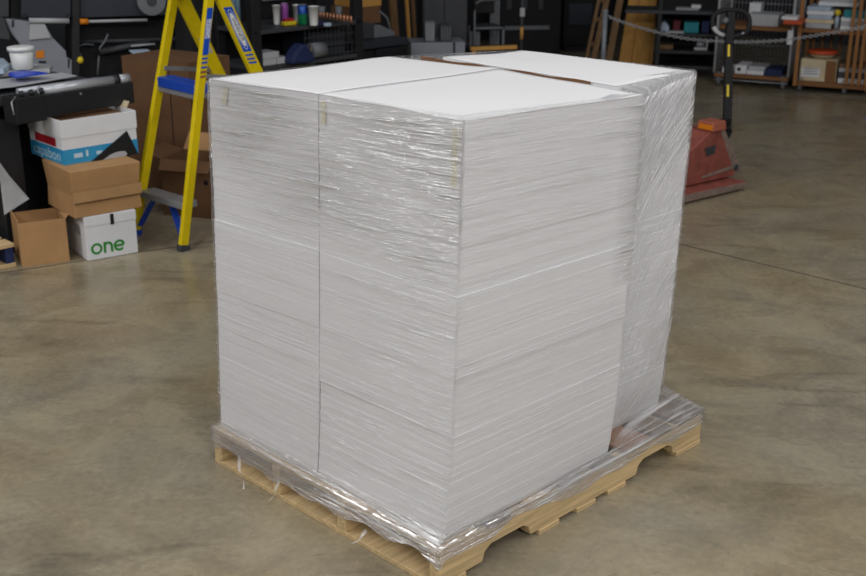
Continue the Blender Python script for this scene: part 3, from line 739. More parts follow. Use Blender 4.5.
MB().hexa(slab(a, ex, ey, w*.80, w*.88, -.001, .001, h*.60, h*.68)).build('hand_hole', 'ink_black', sb)

# ------------------------------------------------------------------ black work table with rollers
tb_a = at(46, 117.5, Y=5.60); tb_b = at(135, 103, Y=5.98)
print('beam', tb_a.z, tb_b.z, h1, h2, h3)
ex = V((tb_b.x-tb_a.x, tb_b.y-tb_a.y, 0)); wT = ex.length; ex.normalize(); ey = V((-ex.y, ex.x, 0)); rzT = math.atan2(ex.y, ex.x)
o_ = V((tb_a.x, tb_a.y, 0)); zb = tb_a.z; zt = z_over(o_, 95)
wt = thing('work_table', 'black machine table with silver rollers behind the carton stack', 'table', o_-ex*.1+ey*.2, rzT)
MB().hexa(slab(o_, ex, ey, 0, wT, 0, .06, zb, zt)).build('front_beam', 'black_paint', wt, .004)
e_ = MB().hexa(slab(o_, ex, ey, -.16, -.003, -.02, .10, zb-.01, zt+.006)).build('end_block', 'black_matte', wt, .006)
MB().tube([o_+ey*.03+UP*(zt+.016), o_+ex*(wT*.80)+ey*.03+UP*(zt+.016)], .024, 16).build('roller', 'brushed_silver', wt)
MB().tube([o_+ex*(wT*.86)+ey*.03+UP*(zt+.016), o_+ex*(wT*.985)+ey*.03+UP*(zt+.016)], .024, 16).build('roller', 'brushed_silver', wt)
MB().tube([o_+ex*(wT*.80)+ey*.03+UP*(zt+.016), o_+ex*(wT*.86)+ey*.03+UP*(zt+.016)], .029, 16).build('roller_bearing', 'black_paint', wt)
MB().tube([o_-ex*.07+ey*.11+UP*(zt+.012), o_+ex*(wT*.75)+ey*.11+UP*(zt+.012)], .016, 14).build('rear_roller', 'brushed_silver', wt)
MB().hexa(slab(o_, ex, ey, -.45, wT*.8, .13, .62, zt-.05, zt+.005)).build('table_top', 'dark_grey', wt, .004)
for x, yy in ((-.125, .17), (wT*.72, .35), (-.10, .5)):
    MB().hexa(slab(o_, ex, ey, x-.055, x+.075, yy, yy+.10, .0, zb-.011)).build('leg', 'black_paint', wt, .004)
MB().hexa(slab(o_, ex, ey, -.30, -.17, .42, .52, .0, zb-.01)).build('leg', 'black_matte', wt, .004)
MB().hexa(slab(o_, ex, ey, -.40, wT*.8, .63, .65, .03, zt-.06)).build('dark_backing', 'black_matte', wt)  # added dark sheet that blacks out the view under the table
for x in (-.11, -.06, -.005): MB().tube([o_+ex*x-ey*.0+UP*(zt+.008), o_+ex*x+ey*.012+UP*(zt+.03)], .011, 10).build('bolt', 'black_paint', wt)
MB().tube([o_-ex*.165-ey*.005+UP*(zt-.07), o_-ex*.175-ey*.01+UP*(zt-.01), o_-ex*.15-ey*.01+UP*(zt+.012)], .0035, 8).build('wire_hook', 'pale_grey', wt)
MB().tube([o_+ex*(wT*.39)-ey*.002+UP*(zt-.02), o_+ex*(wT*.39)-ey*.006+UP*(zt-.02)], .006, 8).build('screw', 'steel', wt)
zt2 = zt+.006
# things on the table
def flat(pts, z, th, name, m, label, cat):
    P3 = [at(x, y, z=z) for x, y in pts]; return own(MB().prism(P3, UP*th), name, m, label, cat, bevel=.001)
gs = MB(); P3 = [at(x, y, z=zt+.05) for x, y in ((-30, 90), (20, 86), (77, 76), (64, 72.5), (-30, 80))]
flat(((-30, 92), (15, 87), (77, 76.5), (62, 73.5), (-30, 83)), zt+.034, .005, 'sheet', 'pale_grey', 'flat grey sheet of board lying on the roller table', 'sheet')
flat(((-30, 78), (4, 77), (50, 73), (53, 69), (14, 67), (-30, 70)), zt+.041, .022, 'book', 'pale_grey', 'pale grey paper pad under the blue cover on the table', 'pad')
c = at(32, 76, z=zt+.066); m = MB(); K = 16
m.prism([c+ex*.085*math.cos(PI*k/K)+ey*.16*math.sin(PI*k/K) for k in range(K+1)], UP*.006); own(m, 'plastic_cover', 'blue_plastic', 'bright blue half round plastic cover before the white tub', 'cover')
flat(((-25, 74), (-25, 64), (4, 63), (10, 69), (4, 74)), zt+.066, .025, 'folded_cloth', 'light_grey_blue', 'pale blue folded cloth left of the white tub', 'cloth')
c = at(23, 69, z=zt+.066)
tub = thing('tub', 'white plastic tub standing on the table papers', 'tub', c, 0)
hh = .105
MB().lathe([(.0, .001), (.046, .001), (.05, .004), (.059, hh), (.056, hh), (.047, .008), (0, .008)], c).build('body', 'plastic_white', tub)
MB().lathe([(.061, hh-.012), (.066, hh-.012), (.066, hh+.006), (.05, hh+.009), (0, hh+.009)], c).build('lid', 'plastic_white', tub)

# pale flap bent out beside the table leg
lg = o_+ex*(-.18)+ey*.175
P3 = [lg+UP*.36, lg-ex*.001+UP*.20, at(29, 199, Y=lg.y-.10), at(9, 176, Y=lg.y-.06), at(-8, 152, Y=lg.y-.02)]
MB().prism(P3, V((0, .004, 0))).build('side_flap', 'pale_grey', wt)['label'] = 'pale bent flap'
# ------------------------------------------------------------------ wide printer
Yp = 7.15
pc = at(71, 62, Y=Yp)
rp = .42; ex = V((math.cos(rp), math.sin(rp), 0)); ey = V((-ex.y, ex.x, 0))
pr = thing('printer', 'wide black printing machine with grey end housing behind the table', 'printer', V((pc.x, pc.y, 0)), rp)
po = V((pc.x, pc.y, 0))
def pl_(px, py, off=0):
    """point on the printer's front plane"""
    c, s = math.cos(TH), math.sin(TH); v = -(py-288)/FPX; D = V(((px-433)/FPX, c+v*s, -s+v*c)); o = V((0, 0, CH)); n = ey
    t = (po+ey*off-o).dot(n)/D.dot(n); return o+D*t
def panel(pts, off, th, name, m, bev=.004, par=None):
    return MB().prism([pl_(x, y, off) for x, y in pts], ey*th).build(name, m, par or pr, bev)
panel(((5, 19), (44, 23), (53, 38), (66, 51), (67, 58), (72, 60), (72, 150), (20, 150), (20, 44), (11, 33)), -.02, .12, 'end_housing', 'housing_grey', .006)
panel(((30, 24), (45, 24), (51, 38), (29, 40)), -.032, .01, 'housing_cover', 'pale_grey', .002)
panel(((-6, -14), (9, -14), (9, 17), (-6, 17)), .0, .3, 'upper_body', 'dark_grey')
panel(((21, -14), (71, -14), (71, 19), (21, 17)), .0, .3, 'upper_body', 'blue_black')
panel(((10, -14), (20, -14), (20, 20), (10, 20)), .06, .2, 'upper_gap', 'black_matte')
panel(((-6, 18), (4, 18), (10, 36), (10, 40), (-6, 38)), -.05, .06, 'tray', 'dark_grey')
panel(((72, -14), (80, -14), (80, 150), (72, 150)), -.01, .3, 'column', 'black_paint')
panel(((80, -14), (175, -16), (175, 15), (80, 18)), .02, .3, 'front_cover', 'blue_black')
panel(((80, 18), (174, 15), (174, 150), (80, 150)), .16, .2, 'lower_cavity', 'black_matte')
panel(((175, -16), (194, -17), (194, 90), (175, 90)), .14, .2, 'far_end_cover', 'black_matte')
MB().tube([pl_(29, 20.5, -.03), pl_(69, 21, -.03)], .016, 10).build('pale_bar', 'pale_grey', pr)
MB().tube([pl_(87, 21.5, -.02), pl_(147, 20, -.02)], .009, 10).build('guide_rod', 'pale_grey', pr)
MB().tube([pl_(80, 21.6, -.02), pl_(88, 21.4, -.02)], .017, 12).build('rod_cap', 'orange', pr)['label'] = 'orange rod cap'
MB().tube([pl_(131, 46, .02), pl_(155, 44, .02)], .006, 8).build('guide_rod', 'pale_grey', pr)
MB().tube([pl_(100, 52, .1), pl_(150, 42, .1)], .02, 8).build('inner_roller', 'dark_grey', pr)
MB().tube([pl_(80, 42, .1), pl_(175, 39, .1)], .012, 8).build('inner_roller', 'dark_grey', pr)
MB().prism([pl_(129, 51, .0), pl_(147, 50, .0), pl_(154, 53.5, -.06), pl_(134, 55, -.06)], UP*.006).build('plate', 'light_grey_blue', pr)
MB().tube([pl_(108, 34, .05), pl_(105, 41, .05), pl_(100, 48, .05), pl_(98.5, 58, .05), pl_(97.5, 75, .05)], .006, 8).build('cable', 'mid_grey', pr)
MB().tube([pl_(94, 45, .06), pl_(86, 44, .06), pl_(78.5, 46, .05), pl_(79, 52, .04), pl_(81.5, 57, .03)], .004, 8).build('cable', 'mid_grey', pr)
MB().lathe([(0, -.022), (.014, -.018), (.022, 0), (.014, .018), (0, .022)], pl_(80, 60, .0), 14).build('valve_knob', 'yellow', pr)['label'] = 'yellow knob'
panel(((36, 51), (44, 50), (44, 58), (36, 58)), -.0245, .003, 'warning_sticker', 'orange', 0)['label'] = 'orange sticker'
panel(((39, 61), (46, 61), (46, 63), (39, 63)), -.026, .006, 'latch', 'ink_black', 0)
panel(((68, 59), (70, 59), (69, 68), (68, 68)), -.024, .004, 'slot', 'ink_black', 0)
panel(((12, 20), (14, 20), (14, 27), (12, 27)), -.024, .004, 'slot', 'ink_black', 0)
for x in (25, 69): MB().tube([pl_(x-2, 16.5, -.02), pl_(x+2, 16.5, -.02)], .014, 10).build('bracket', 'ink_black', pr)
c = pl_(151, 1, .0); m = MB(); K = 24
m.tube([c-ey*.02, c+ey*.02], .085, 24); m.build('reel', 'mid_grey', pr)
MB().tube([c-ey*.024, c-ey*.019], .03, 16).build('reel_hub', 'dark_grey', pr)

# ------------------------------------------------------------------ shelf unit with cups
Ys = 7.4
so_ = at(257, 31, Y=Ys); so = V((so_.x, so_.y, 0)); zs = so_.z
ex, ey = R, L; rz = RZ_R
sh = thing('shelf_unit', 'black metal shelf unit holding cups and cans', 'shelf', so, rz)
def sl(x0, x1, y0, y1, z0, z1, name, m, par, bev=.003): return MB().hexa(slab(so, ex, ey, x0, x1, y0, y1, z0, z1)).build(name, m, par, bev)
wS = .84
for x in (0, wS):
    for y in (0, .38): sl(x-.033, x+.033, y-.0, y+.06, 0, 1.5, 'post', 'black_paint', sh)
sl(-.03, wS+.03, .0, .44, zs-.025, zs, 'shelf_board', 'dark_grey', sh)
z_lo = z_over(so, 66.5)-.004
sl(-.03, wS+.03, .0, .44, z_lo-.025, z_lo, 'shelf_board', 'dark_grey', sh)
sl(-.03, wS+.03, .43, .45, z_lo, 1.5, 'back_panel', 'black_matte', sh)
zr = z_over(so+ex*.6, 2)
sl(.36, wS, .40, .42, zr-.008, zr+.008, 'rail', 'mid_grey', sh)
def onshelf(px, py, dz=0): return at(px, py, z=zs+.001+dz)
def cup(px, py, h, r, label, m='plastic_white'):
    c = onshelf(px, py); o = MB().lathe([(0, .001), (r*.72, .001), (r*.74, .004), (r, h), (r*1.04, h), (r*.96, h-.003), (r*.70, .006), (0, .006)], c, 20)
    return own(o, 'cup', m, label, 'cup', base=c)
def px_h(c, n): # height in metres of n pixels at c
    return n*(c.y*.943+(CH-c.z)*.33)/FPX*1.05
c = onshelf(277, 24.5)
cup(277, 24.5, px_h(c, 18), .026, 'white foam cup at the left end beside the purple can')
def can(px, py, n, r, label, m, m2=None):
    c = onshelf(px, py); h = px_h(c, n)
    o = thing('can', label, 'can', c, 0)
    MB().lathe([(0, 0.001), (r*.85, .001), (r, .008), (r, h*.55 if m2 else h-.012)]+([] if m2 else [(r*.82, h), (0, h)]), c, 20).build('body', m, o)
    if m2: MB().lathe([(r, h*.55), (r, h-.012), (r*.82, h-.002), (0, h-.002)], c, 20).build('upper_body', m2, o)
    MB().lathe([(0, h-.0015), (r*.80, h-.0015), (r*.83, h+.002), (r*.78, h+.002), (0, h)], c, 20).build('rim', 'steel', o)
    return o
can(285, 23.5, 19, .025, 'tall purple drink can beside the white foam cup', 'purple')
can(303, 25, 19, .033, 'blue and green soda can between the cups', 'can_green', 'can_blue')
c = onshelf(314, 25.5); cup(314, 25.5, px_h(c, 18), .034, 'white foam cup right of the blue and green can')
c = onshelf(297.5, 22); cup(297.5, 22, px_h(c, 16), .03, 'white foam cup half hidden behind the soda can')
c = onshelf(290, 25.5); m = MB(); m.hexa(slab(c, R, L, -.05, .05, -.012, .03, .001, px_h(c, 4))); 
sn = thing('packet', 'yellow packet with a red top lying before the purple can', 'packet', c, RZ_R)
m.build('body', 'yellow', sn, .006)
MB().hexa(slab(c, R, L, -.035, .04, .0, .03, px_h(c, 4)+.0005, px_h(c, 6.5))).build('lid', 'red_card', sn, .005)
c = onshelf(322, 25); own(MB().hexa(slab(c, R, L, -.03, .05, -.01, .03, .001, .016)), 'tape_box', 'navy', 'small navy box lying right of the last cup', 'box', bevel=.003)
c = onshelf(328, 26.5); own(MB().hexa(slab(c, R, L, -.02, .022, -.01, .02, .001, .022)), 'eraser', 'light_grey_blue', 'small pale blue block on the shelf before the copper comb', 'block', bevel=.004)
c0 = onshelf(319, 20); 
cm = thing('comb_strip', 'row of copper coloured tubes standing along the shelf', 'strip', c0, RZ_R)
K = 10; c1 = onshelf(353, 25)
MB().bar(c0+UP*.008, c1+UP*.008, UP, .010, .012).build('base_bar', 'dark_grey', cm)
for k in range(K):
    p = c0+(c1-c0)*(k+.5)/K; MB().tube([p+UP*.014, p+UP*.055], .007, 8).build('tube', 'copper', cm)
# tall clear bottles behind? two dim glasses at the back
for px, lab in ((322, 'small clear glass left on the shelf behind the comb'), (339, 'small clear glass right on the shelf behind the comb')):
    c = onshelf(px, 18); own(MB().lathe([(0, .001), (.02, .001), (.024, .075), (.022, .075), (.018, .006), (0, .006)], c, 16), 'glass', 'mid_grey', lab, 'glass', base=c)
# lower shelf goods
def low(px, py): return at(px, py, z=z_lo+.001)
a = low(263, 67)
cx = lambda p, x0, x1, y0, y1, z0, z1: MB().hexa(slab(p, R, L, x0, x1, y0, y1, z0, z1))
u1 = px_h(a, 6)
for i, (x0, x1, k, lab) in enumerate(((0, .105, 0, 'small pale carton at the bottom left of the pile'), (.11, .20, 0, 'small pale carton at the bottom right of the pile'), (0, .125, 1, 'small pale carton on top of the pile'))):
    z0 = k*(u1+.001)+.001
    own(cx(a+R*.02, x0, x1, .02, .15, z0, z0+u1), 'small_carton', 'pale_grey', lab+' on the lower shelf', 'box', 'small cartons on the lower shelf', .003)
a = low(300, 64)
m = MB(); m.prism([a+R*x+UP*(z+.001) for x, z in ((-.06, 0), (.13, 0), (.11, .06), (.06, .115), (.03, .12), (-.02, .08), (-.05, .04))], L*.10)
own(m, 'bag', 'navy', 'dark blue bag slumped on the lower shelf', 'bag', bevel=.02)
a0, a1 = low(308, 56), low(326, 62)
rl = thing('paper_roll', 'pale ribbed roll lying right of the dark blue bag', 'roll', a1, 0)
MB().tube([a1+L*.16+UP*.055, a1+R*.11+L*.16+UP*.055], .05, 16).build('roll', 'mid_grey', rl)
MB().tube([a1+L*.16-R*.002+UP*.055, a1+L*.16-R*.004+UP*.055], .02, 12).build('core', 'cardboard', rl)
# mesh divider in the right bay
md = MB()
zc = z_over(so+R*.6, 30)
for k in range(13): md.bar(so+R*(.39+k*.036)+L*.02+UP*z_lo, so+R*(.39+k*.036)+L*.02+UP*(zs-.025), R, .004, .004)
for k in range(4): md.bar(so+R*.38+L*.02+UP*(z_lo+.02+k*.06), so+R*.83+L*.02+UP*(z_lo+.02+k*.06), UP, .005, .005)
md.build('mesh_panel', 'dark_grey', sh)
pp = thing('dark_drawer_unit', 'low dark drawer cabinet behind the wire mesh of the shelf', 'drawers', so+R*.47+L*.1+UP*z_lo, RZ_R)
MB().hexa(slab(so, R, L, .47, .78, .08, .36, z_lo+.001, zs-.06)).build('body', 'blue_black', pp, .004)
for k in range(3):
    zz = z_lo+.012+k*(zs-.08-z_lo)/3; MB().hexa(slab(so, R, L, .48, .77, .072, .08, zz, zz+(zs-.08-z_lo)/3-.01)).build('drawer', 'dark_grey', pp, .002)
# pale blue striped rolls standing at the left end of the shelf
for k in range(4):
    c = so-R*.008+L*(.30-.042*k)+UP*(zs+.001)
    own(MB().tube([c, c+UP*.36], .0145, 12), 'plastic_roll', 'striped_blue', ('leftmost pale blue roll standing left of the shelf post', 'pale blue roll second from the left beside the shelf post', 'pale blue roll third from the left beside the shelf post', 'rightmost pale blue roll nearest the shelf post')[k], 'roll', 'pale blue rolls standing on the shelf', base=c)
# ------------------------------------------------------------------ office machine, boxes behind
Yf = 8.3
a_ = at(359, 62, Y=Yf); a = V((a_.x, a_.y, 0)); 
fx_ = thing('copier', 'dark grey office copier with raised lid right of the shelf unit', 'copier', a, RZ_R)
zt_ = z_over(a, 46)
def fb(x0, x1, y0, y1, z0, z1, name, m): return MB().hexa(slab(a, R, L, x0, x1, y0, y1, z0, z1)).build(name, m, fx_, .008)
fb(0, .44, 0, .4, 0, zt_-.04, 'body', 'black_paint'); fb(-.01, .46, -.02, .4, zt_-.03, zt_+.02, 'output_tray', 'blue_black')
fb(.14, .44, -.03, -.015, zt_-.13, zt_-.035, 'paper_slot', 'ink_black')
fb(.0, .24, .1, .4, zt_+.021, zt_+.13, 'control_unit', 'dark_grey')
MB().prism([a+R*x+L*.1+UP*z for x, z in ((.24, zt_+.021), (.44, zt_+.021), (.44, zt_+.05), (.30, zt_+.11), (.24, zt_+.11))], L*.28).build('scanner_lid', 'mid_grey', fx_, .006)
MB().hexa(slab(a, R, L, .05, .12, .09, .1, zt_+.06, zt_+.10)).build('key_pad', 'pale_grey', fx_)
MB().tube([a+R*.42+L*.12+UP*(zt_+.05), a+R*.40+L*.14+UP*(zt_+.15), a+R*.36+L*.18+UP*(zt_+.2)], .006, 8).build('cable', 'mid_grey', fx_)
b0 = at(357, 26, Y=9.0); bb = V((b0.x, b0.y, 0))
zq0, zq1, zq2 = z_over(bb, 26), z_over(bb, 8.5), z_over(bb, 0)
rk = thing('side_bench', 'dark bench behind the copier carrying brown boxes', 'bench', bb, RZ_R)
MB().hexa(slab(bb, R, L, -.05, .29, 0, .4, zq0-.04, zq0)).build('bench_top', 'black_matte', rk)
for x in (-.04, .25):
    for y in (.01, .36): MB().hexa(slab(bb, R, L, x, x+.03, y, y+.03, 0, zq0-.04)).build('leg', 'black_matte', rk)
own(MB().hexa(slab(bb, R, L, 0, .26, .02, .3, zq0+.001, zq1)), 'carton', 'cardboard_dark', 'dim brown carton resting on the bench behind the copier', 'box', bevel=.004)
own(MB().hexa(slab(bb, R, L, .02, .27, .02, .28, zq1+.001, zq1+.22)), 'carton', 'plywood', 'yellowish carton stacked on the dim brown carton', 'box', bevel=.004)

# leaning strips, cabinet, chair
for px, m_, lab in ((399, 'old_wood', 'wide dark brown board leaning left of the thin strips'), (413, 'plywood', 'thin yellow wood strip between the brown board and grey cabinet'), (419, 'old_wood', 'thin brown wood strip nearest the grey cabinet')):
    p = at(px, 45, Y=9.65); p = V((p.x, p.y, 0)); wd = .075 if px == 399 else .022
    own(MB().bar(p, p+L*.14+UP*1.6, R, wd, .02), 'wood_strip', m_, lab, 'board', 'boards leaning beside the cabinet', base=p)
ca = at(423, 43, Y=9.62); ca = V((ca.x, ca.y, 0)); zc = z_over(ca, 43)
cab = thing('cabinet', 'dark grey metal cabinet standing behind the grey step box', 'cabinet', ca, RZ_R)
e2 = V((1, 0.12, 0)).normalized(); e3 = V((-e2.y, e2.x, 0))
MB().hexa(slab(ca, e2, e3, 0, .36, 0, .4, 0, 1.35)).build('body', 'dark_grey', cab, .006)
MB().hexa(slab(ca, e2, e3, .01, .165, -.012, -.001, .05, .84)).build('door', 'dark_grey', cab, .003)
MB().hexa(slab(ca, e2, e3, .175, .35, -.012, -.001, .05, 1.33)).build('door', 'mid_grey' if False else 'dark_grey', cab, .003)
MB().hexa(slab(ca, e2, e3, .01, .165, -.012, -.001, .85, 1.33)).build('drawer', 'mid_grey', cab, .003)
g0 = at(411, 58, Y=9.25); g0 = V((g0.x, g0.y, 0)); zg = z_over(g0, 43)
gb = thing('step_box', 'low mid grey step box in front of the dark cabinet', 'box', g0, .12)
MB().hexa(slab(g0, e2, e3, 0, .425, 0, .3, 0, zg)).build('body', 'housing_grey', gb, .006)
MB().hexa(slab(g0, e2, e3, .33, .345, -.01, -.001, .0, zg+.001)).build('cable', 'ink_black', gb)
for px, wd, h_, m_, lab in ((430, .075, 19, 'mid_grey', 'grey plastic jug left on the step box'), (446, .09, 16, 'dark_grey', 'dark grey wire basket right on the step box')):
    c = at(px, 42, z=zg+.001); hh = px_h(c, h_)
    o = thing('container', lab, 'container', c, .12)
    MB().hexa(carton_quad(c-e2*wd/2, e2, e3, wd, .1, .001, hh, .004)).build('body', m_, o, .006)
    for k in range(4): MB().hexa(slab(c-e2*wd/2, e2, e3, wd*(.1+.23*k), wd*(.18+.23*k), -.008, -.002, .01, hh*.9)).build('rib', 'pale_grey' if px == 430 else 'mid_grey', o)
# chair
ch0 = at(470, 50, Y=9.75); ch0 = V((ch0.x, ch0.y, 0))
chair = thing('chair', 'dark office chair with grey tube frame right of the cabinet', 'chair', ch0, .1)
zS = z_over(ch0, 27)
def cp(x, y, z): return ch0+e2*x+e3*y+UP*z
MB().hexa([cp(.04, 0, zS-.03), cp(.26, 0, zS-.03), cp(.26, .26, zS-.03), cp(.04, .26, zS-.03), cp(.04, 0, zS), cp(.26, 0, zS), cp(.26, .26, zS), cp(.04, .26, zS)]).build('seat', 'dark_grey', chair, .01)
MB().hexa([cp(.06, .24, zS+.08), cp(.24, .24, zS+.08), cp(.24, .26, zS+.08), cp(.06, .26, zS+.08), cp(.06, .28, zS+.3), cp(.24, .28, zS+.3), cp(.24, .30, zS+.3), cp(.06, .30, zS+.3)]).build('backrest', 'black_matte', chair, .01)
MB().tube([cp(.03, -.02, 0), cp(.03, -.02, zS+.12), cp(.05, -.01, zS+.19), cp(.10, .0, zS+.215), cp(.24, .0, zS+.215)], .010, 8).build('arm_frame', 'mid_grey', chair)
MB().tube([cp(.03, -.02, zS-.01), cp(.27, -.02, zS-.01)], .010, 8).build('seat_rail', 'mid_grey', chair)
for x, y in ((.27, -.02), (.03, .25), (.27, .25)): MB().tube([cp(x, y, 0), cp(x, y, zS-.02)], .010, 8).build('leg', 'mid_grey', chair)
MB().hexa([cp(-.01, .03, 0), cp(.09, .03, 0), cp(.09, .05, 0), cp(-.01, .05, 0), cp(.0, .03, zS-.04), cp(.085, .03, zS-.04), cp(.085, .05, zS-.04), cp(.0, .05, zS-.04)]).build('side_skirt', 'mid_grey', chair)
gp = at(493, 50, Y=10.2); gp = V((gp.x, gp.y, 0))
own(MB().hexa(slab(gp, e2, e3, -.03, .055, 0, .05, 0, 1.4)), 'panel', 'mid_grey', 'narrow grey upright panel right of the office chair', 'panel', bevel=.004)
yp = at(472, 57, Y=9.3); y0 = V((yp.x, yp.y, 0)); zy = z_over(y0, 47)
fr_ = thing('crate', 'low crate with a yellow wood top edge behind the paper stacks', 'crate', y0, .25)
e4 = V((1, .28, 0)).normalized(); e5 = V((-e4.y, e4.x, 0))
MB().hexa(slab(y0, e4, e5, 0, .36, 0, .28, 0, zy-.03)).build('body', 'black_matte', fr_)
MB().hexa(slab(y0, e4, e5, -.01, .37, -.01, .03, zy-.029, zy)).build('top_rail', 'plywood', fr_, .003)
MB().hexa(slab(y0, e4, e5, 0, .03, -.012, -.001, 0, zy-.03)).build('corner_post', 'plywood', fr_)
# post with tape
tp = at(521, 60, Y=9.8); t0 = V((tp.x, tp.y, 0))
ps = thing('stand', 'thin dark stand with a small grey box near its top', 'stand', t0, 0)
MB().tube([t0+UP*.01, t0+UP*1.1], .013, 10).build('pole', 'dark_grey', ps)
MB().lathe([(0, .0), (.14, .0), (.14, .012), (.02, .03), (.013, .03)], t0).build('base', 'black_matte', ps)
z_ = z_over(t0, 12); MB().hexa(slab(t0, V((1, 0, 0)), V((0, 1, 0)), -.02, .02, -.035, -.014, z_-.035, z_+.035)).build('switch_box', 'pale_grey', ps, .004)
z_ = z_over(t0, 33); MB().tube([t0+UP*(z_-.05), t0+UP*(z_+.05)], .0145, 10).build('tape_band', 'plywood', ps)
# dark machines in the far corner
def dark_unit(px, py, Y, w, d, h, e, label, cat, name, extra):
    p = at(px, py, Y=Y); p = V((p.x, p.y, 0)); f = V((-e.y, e.x, 0))
    o = thing(name, label, cat, p, math.atan2(e.y, e.x))
    MB().hexa(slab(p, e, f, 0, w, 0, d, .06, h)).build('body', 'black_matte', o, .01)
    MB().hexa(slab(p, e, f, .03, w-.03, .03, d-.03, .0, .06)).build('plinth', 'ink_black', o)
    extra(o, p, e, f)
def ex1(o, p, e, f):
    for x in (.06, .22, .38): MB().hexa(slab(p, e, f, x, x+.05, -.012, -.001, .5, 1.4)).build('upright', 'dark_grey', o, .003)
    MB().hexa(slab(p, e, f, .04, .5, -.02, -.001, .30, .34)).build('ledge', 'mid_grey', o, .003)
dark_unit(500, 40, 12.0, .62, .5, 1.6, e2, 'tall black machine with upright ribs in the far dark corner', 'machine', 'machine', ex1)
def ex2(o, p, e, f):
    MB().hexa(slab(p, e, f, .05, .3, -.012, -.001, .28, .5)).build('door', 'blue_black', o, .003)
    for x in (.35, .42): MB().hexa(slab(p, e, f, x, x+.03, -.012, -.001, .4, 1.4)).build('upright', 'blue_black', o, .003)
dark_unit(563, 38, 12.6, .50, .5, 1.6, e2, 'blue black cupboard left of the leaning wooden rack', 'cupboard', 'cupboard', ex2)

# ------------------------------------------------------------------ leaning frame, plywood, post and chain
f0, f1 = at(583, 66, Y=10.6), at(591, 66, Y=10.65)
lf = thing('wooden_rack', 'dark brown ladder shaped wooden rack leaning left of the chain post', 'frame', V((f0.x, f0.y, 0)), 0)
def edge_post(pb, pt, wd, m='old_wood', name='rail', par=lf):
    MB().bar(pb, pt, V((1, 0, 0)), wd, .03).build(name, m, par, .002)
def grd(px, py, Y): p = at(px, py, Y=Y); return p
r1b, r1t = at(584, 70, Y=10.55), at(600, -6, Y=10.9); r2b, r2t = at(591, 70, Y=10.6), at(608, -6, Y=10.95)
def to_floor(b, t): d = b-t; k = t.z/(t.z-b.z); return t+d*k
r1b, r2b = to_floor(r1b, r1t), to_floor(r2b, r2t)
edge_post(r1b, r1t, .03); edge_post(r2b, r2t, .05)
for k in (.45, .72, .93): MB().bar(r1b+(r1t-r1b)*k, r2b+(r2t-r2b)*k, UP, .04, .02).build('crosspiece', 'old_wood', lf)
r3b, r3t = at(607, 70, Y=10.8), at(621, -6, Y=11.1); r3b = to_floor(r3b, r3t)
own(MB().bar(r3b, r3t, V((1, 0, 0)), .06, .03), 'board', 'old_wood', 'dark brown board leaning between the chain post and the plywood', 'board', base=r3b)
pb, pt = at(617, 75, Y=11.5), at(630, -8, Y=11.75); pb = to_floor(pb, pt)
qb, qt = at(651, 75, Y=11.45), at(658, -8, Y=11.70); qb = to_floor(qb, qt)
own(MB().prism([pb, qb, qt, pt], V((.0, .018, 0))), 'plywood_sheet', 'plywood', 'golden plywood sheet leaning behind the drooping chain', 'plywood', base=pb)
for i, f in enumerate((.28, .62)):
    pass
own(MB().bar(pb+(qb-pb)*.62-V((0, .035, 0)), pt+(qt-pt)*.66-V((0, .035, 0)), V((1, 0, 0)), .16, .016), 'plank', 'plywood', 'narrow golden plank leaning on the right half of the plywood', 'plank', base=pb+(qb-pb)*.62)
# chain post
c0 = at(603, 62, Y=10.1); c0 = V((c0.x, c0.y, 0)); ztp = z_over(c0, 11)
cpst = thing('chain_post', 'galvanised steel post holding the left end of the chain', 'post', c0, 0)
MB().tube([c0+UP*.008, c0+UP*ztp], .022, 12).build('pipe', 'galvanised', cpst)
MB().lathe([(.024, ztp-.005), (.026, ztp), (.02, ztp+.012), (0, ztp+.014)], c0, 14).build('cap', 'galvanised', cpst)
MB().lathe([(0, 0), (.10, 0), (.10, .01), (.022, .012)], c0, 20).build('base_plate', 'galvanised', cpst)
MB().tube([c0+V((.02, 0, ztp-.04)), c0+V((.05, 0, ztp-.045))], .007, 8).build('hook', 'steel', cpst)
c9 = at(890, 60, Y=8.9); c9 = V((c9.x, c9.y, 0)); 
pA = c0+V((.05, 0, ztp-.045)); pts = []
key = [(610, 17.5, 10.05), (640, 27.5, 9.95), (680, 37.5, 9.8), (715, 41, 9.68), (745, 42, 9.56), (780, 40.5, 9.42), (815, 35.5, 9.28), (850, 29.5, 9.14), (885, 22, 9.0)]
kp = [at(x, y, Y=Y) for x, y, Y in key]
def cat(P, t):
    i = min(int(t), len(P)-2); u = t-i; p0 = P[max(i-1, 0)]; p1 = P[i]; p2 = P[i+1]; p3 = P[min(i+2, len(P)-1)]
    return .5*((2*p1)+(p2-p0)*u+(2*p0-5*p1+4*p2-p3)*u*u+(3*p1-p0-3*p2+p3)*u**3)
chm = MB(); nl = 96; tt = [i*(len(kp)-1)/nl for i in range(nl+1)]
for i in range(nl):
    a, b = cat(kp, tt[i]), cat(kp, tt[i+1]); d = (b-a).normalized(); s_ = d.cross(UP).normalized(); n_ = s_.cross(d)
    sd = s_ if i % 2 else n_; mid = (a+b)/2; hl = (b-a).length*.66; ring = []
    for k in range(10):
        t = 2*PI*k/10; ring.append(mid+d*math.cos(t)*hl+sd*math.sin(t)*.011)
    chm.tube(ring, .0034, 5, closed=True)
chn = own(chm, 'chain', 'pale_grey', 'galvanised link chain drooping across in front of the carts', 'chain', base=kp[4])
pz = kp[-1]; cp2 = V((pz.x+.03, pz.y, 0))
cps = thing('chain_post', 'galvanised post at the right edge holding the chain end', 'post', cp2, 0)
MB().tube([cp2+UP*.008, cp2+UP*(pz.z+.05)], .022, 12).build('pipe', 'galvanised', cps)
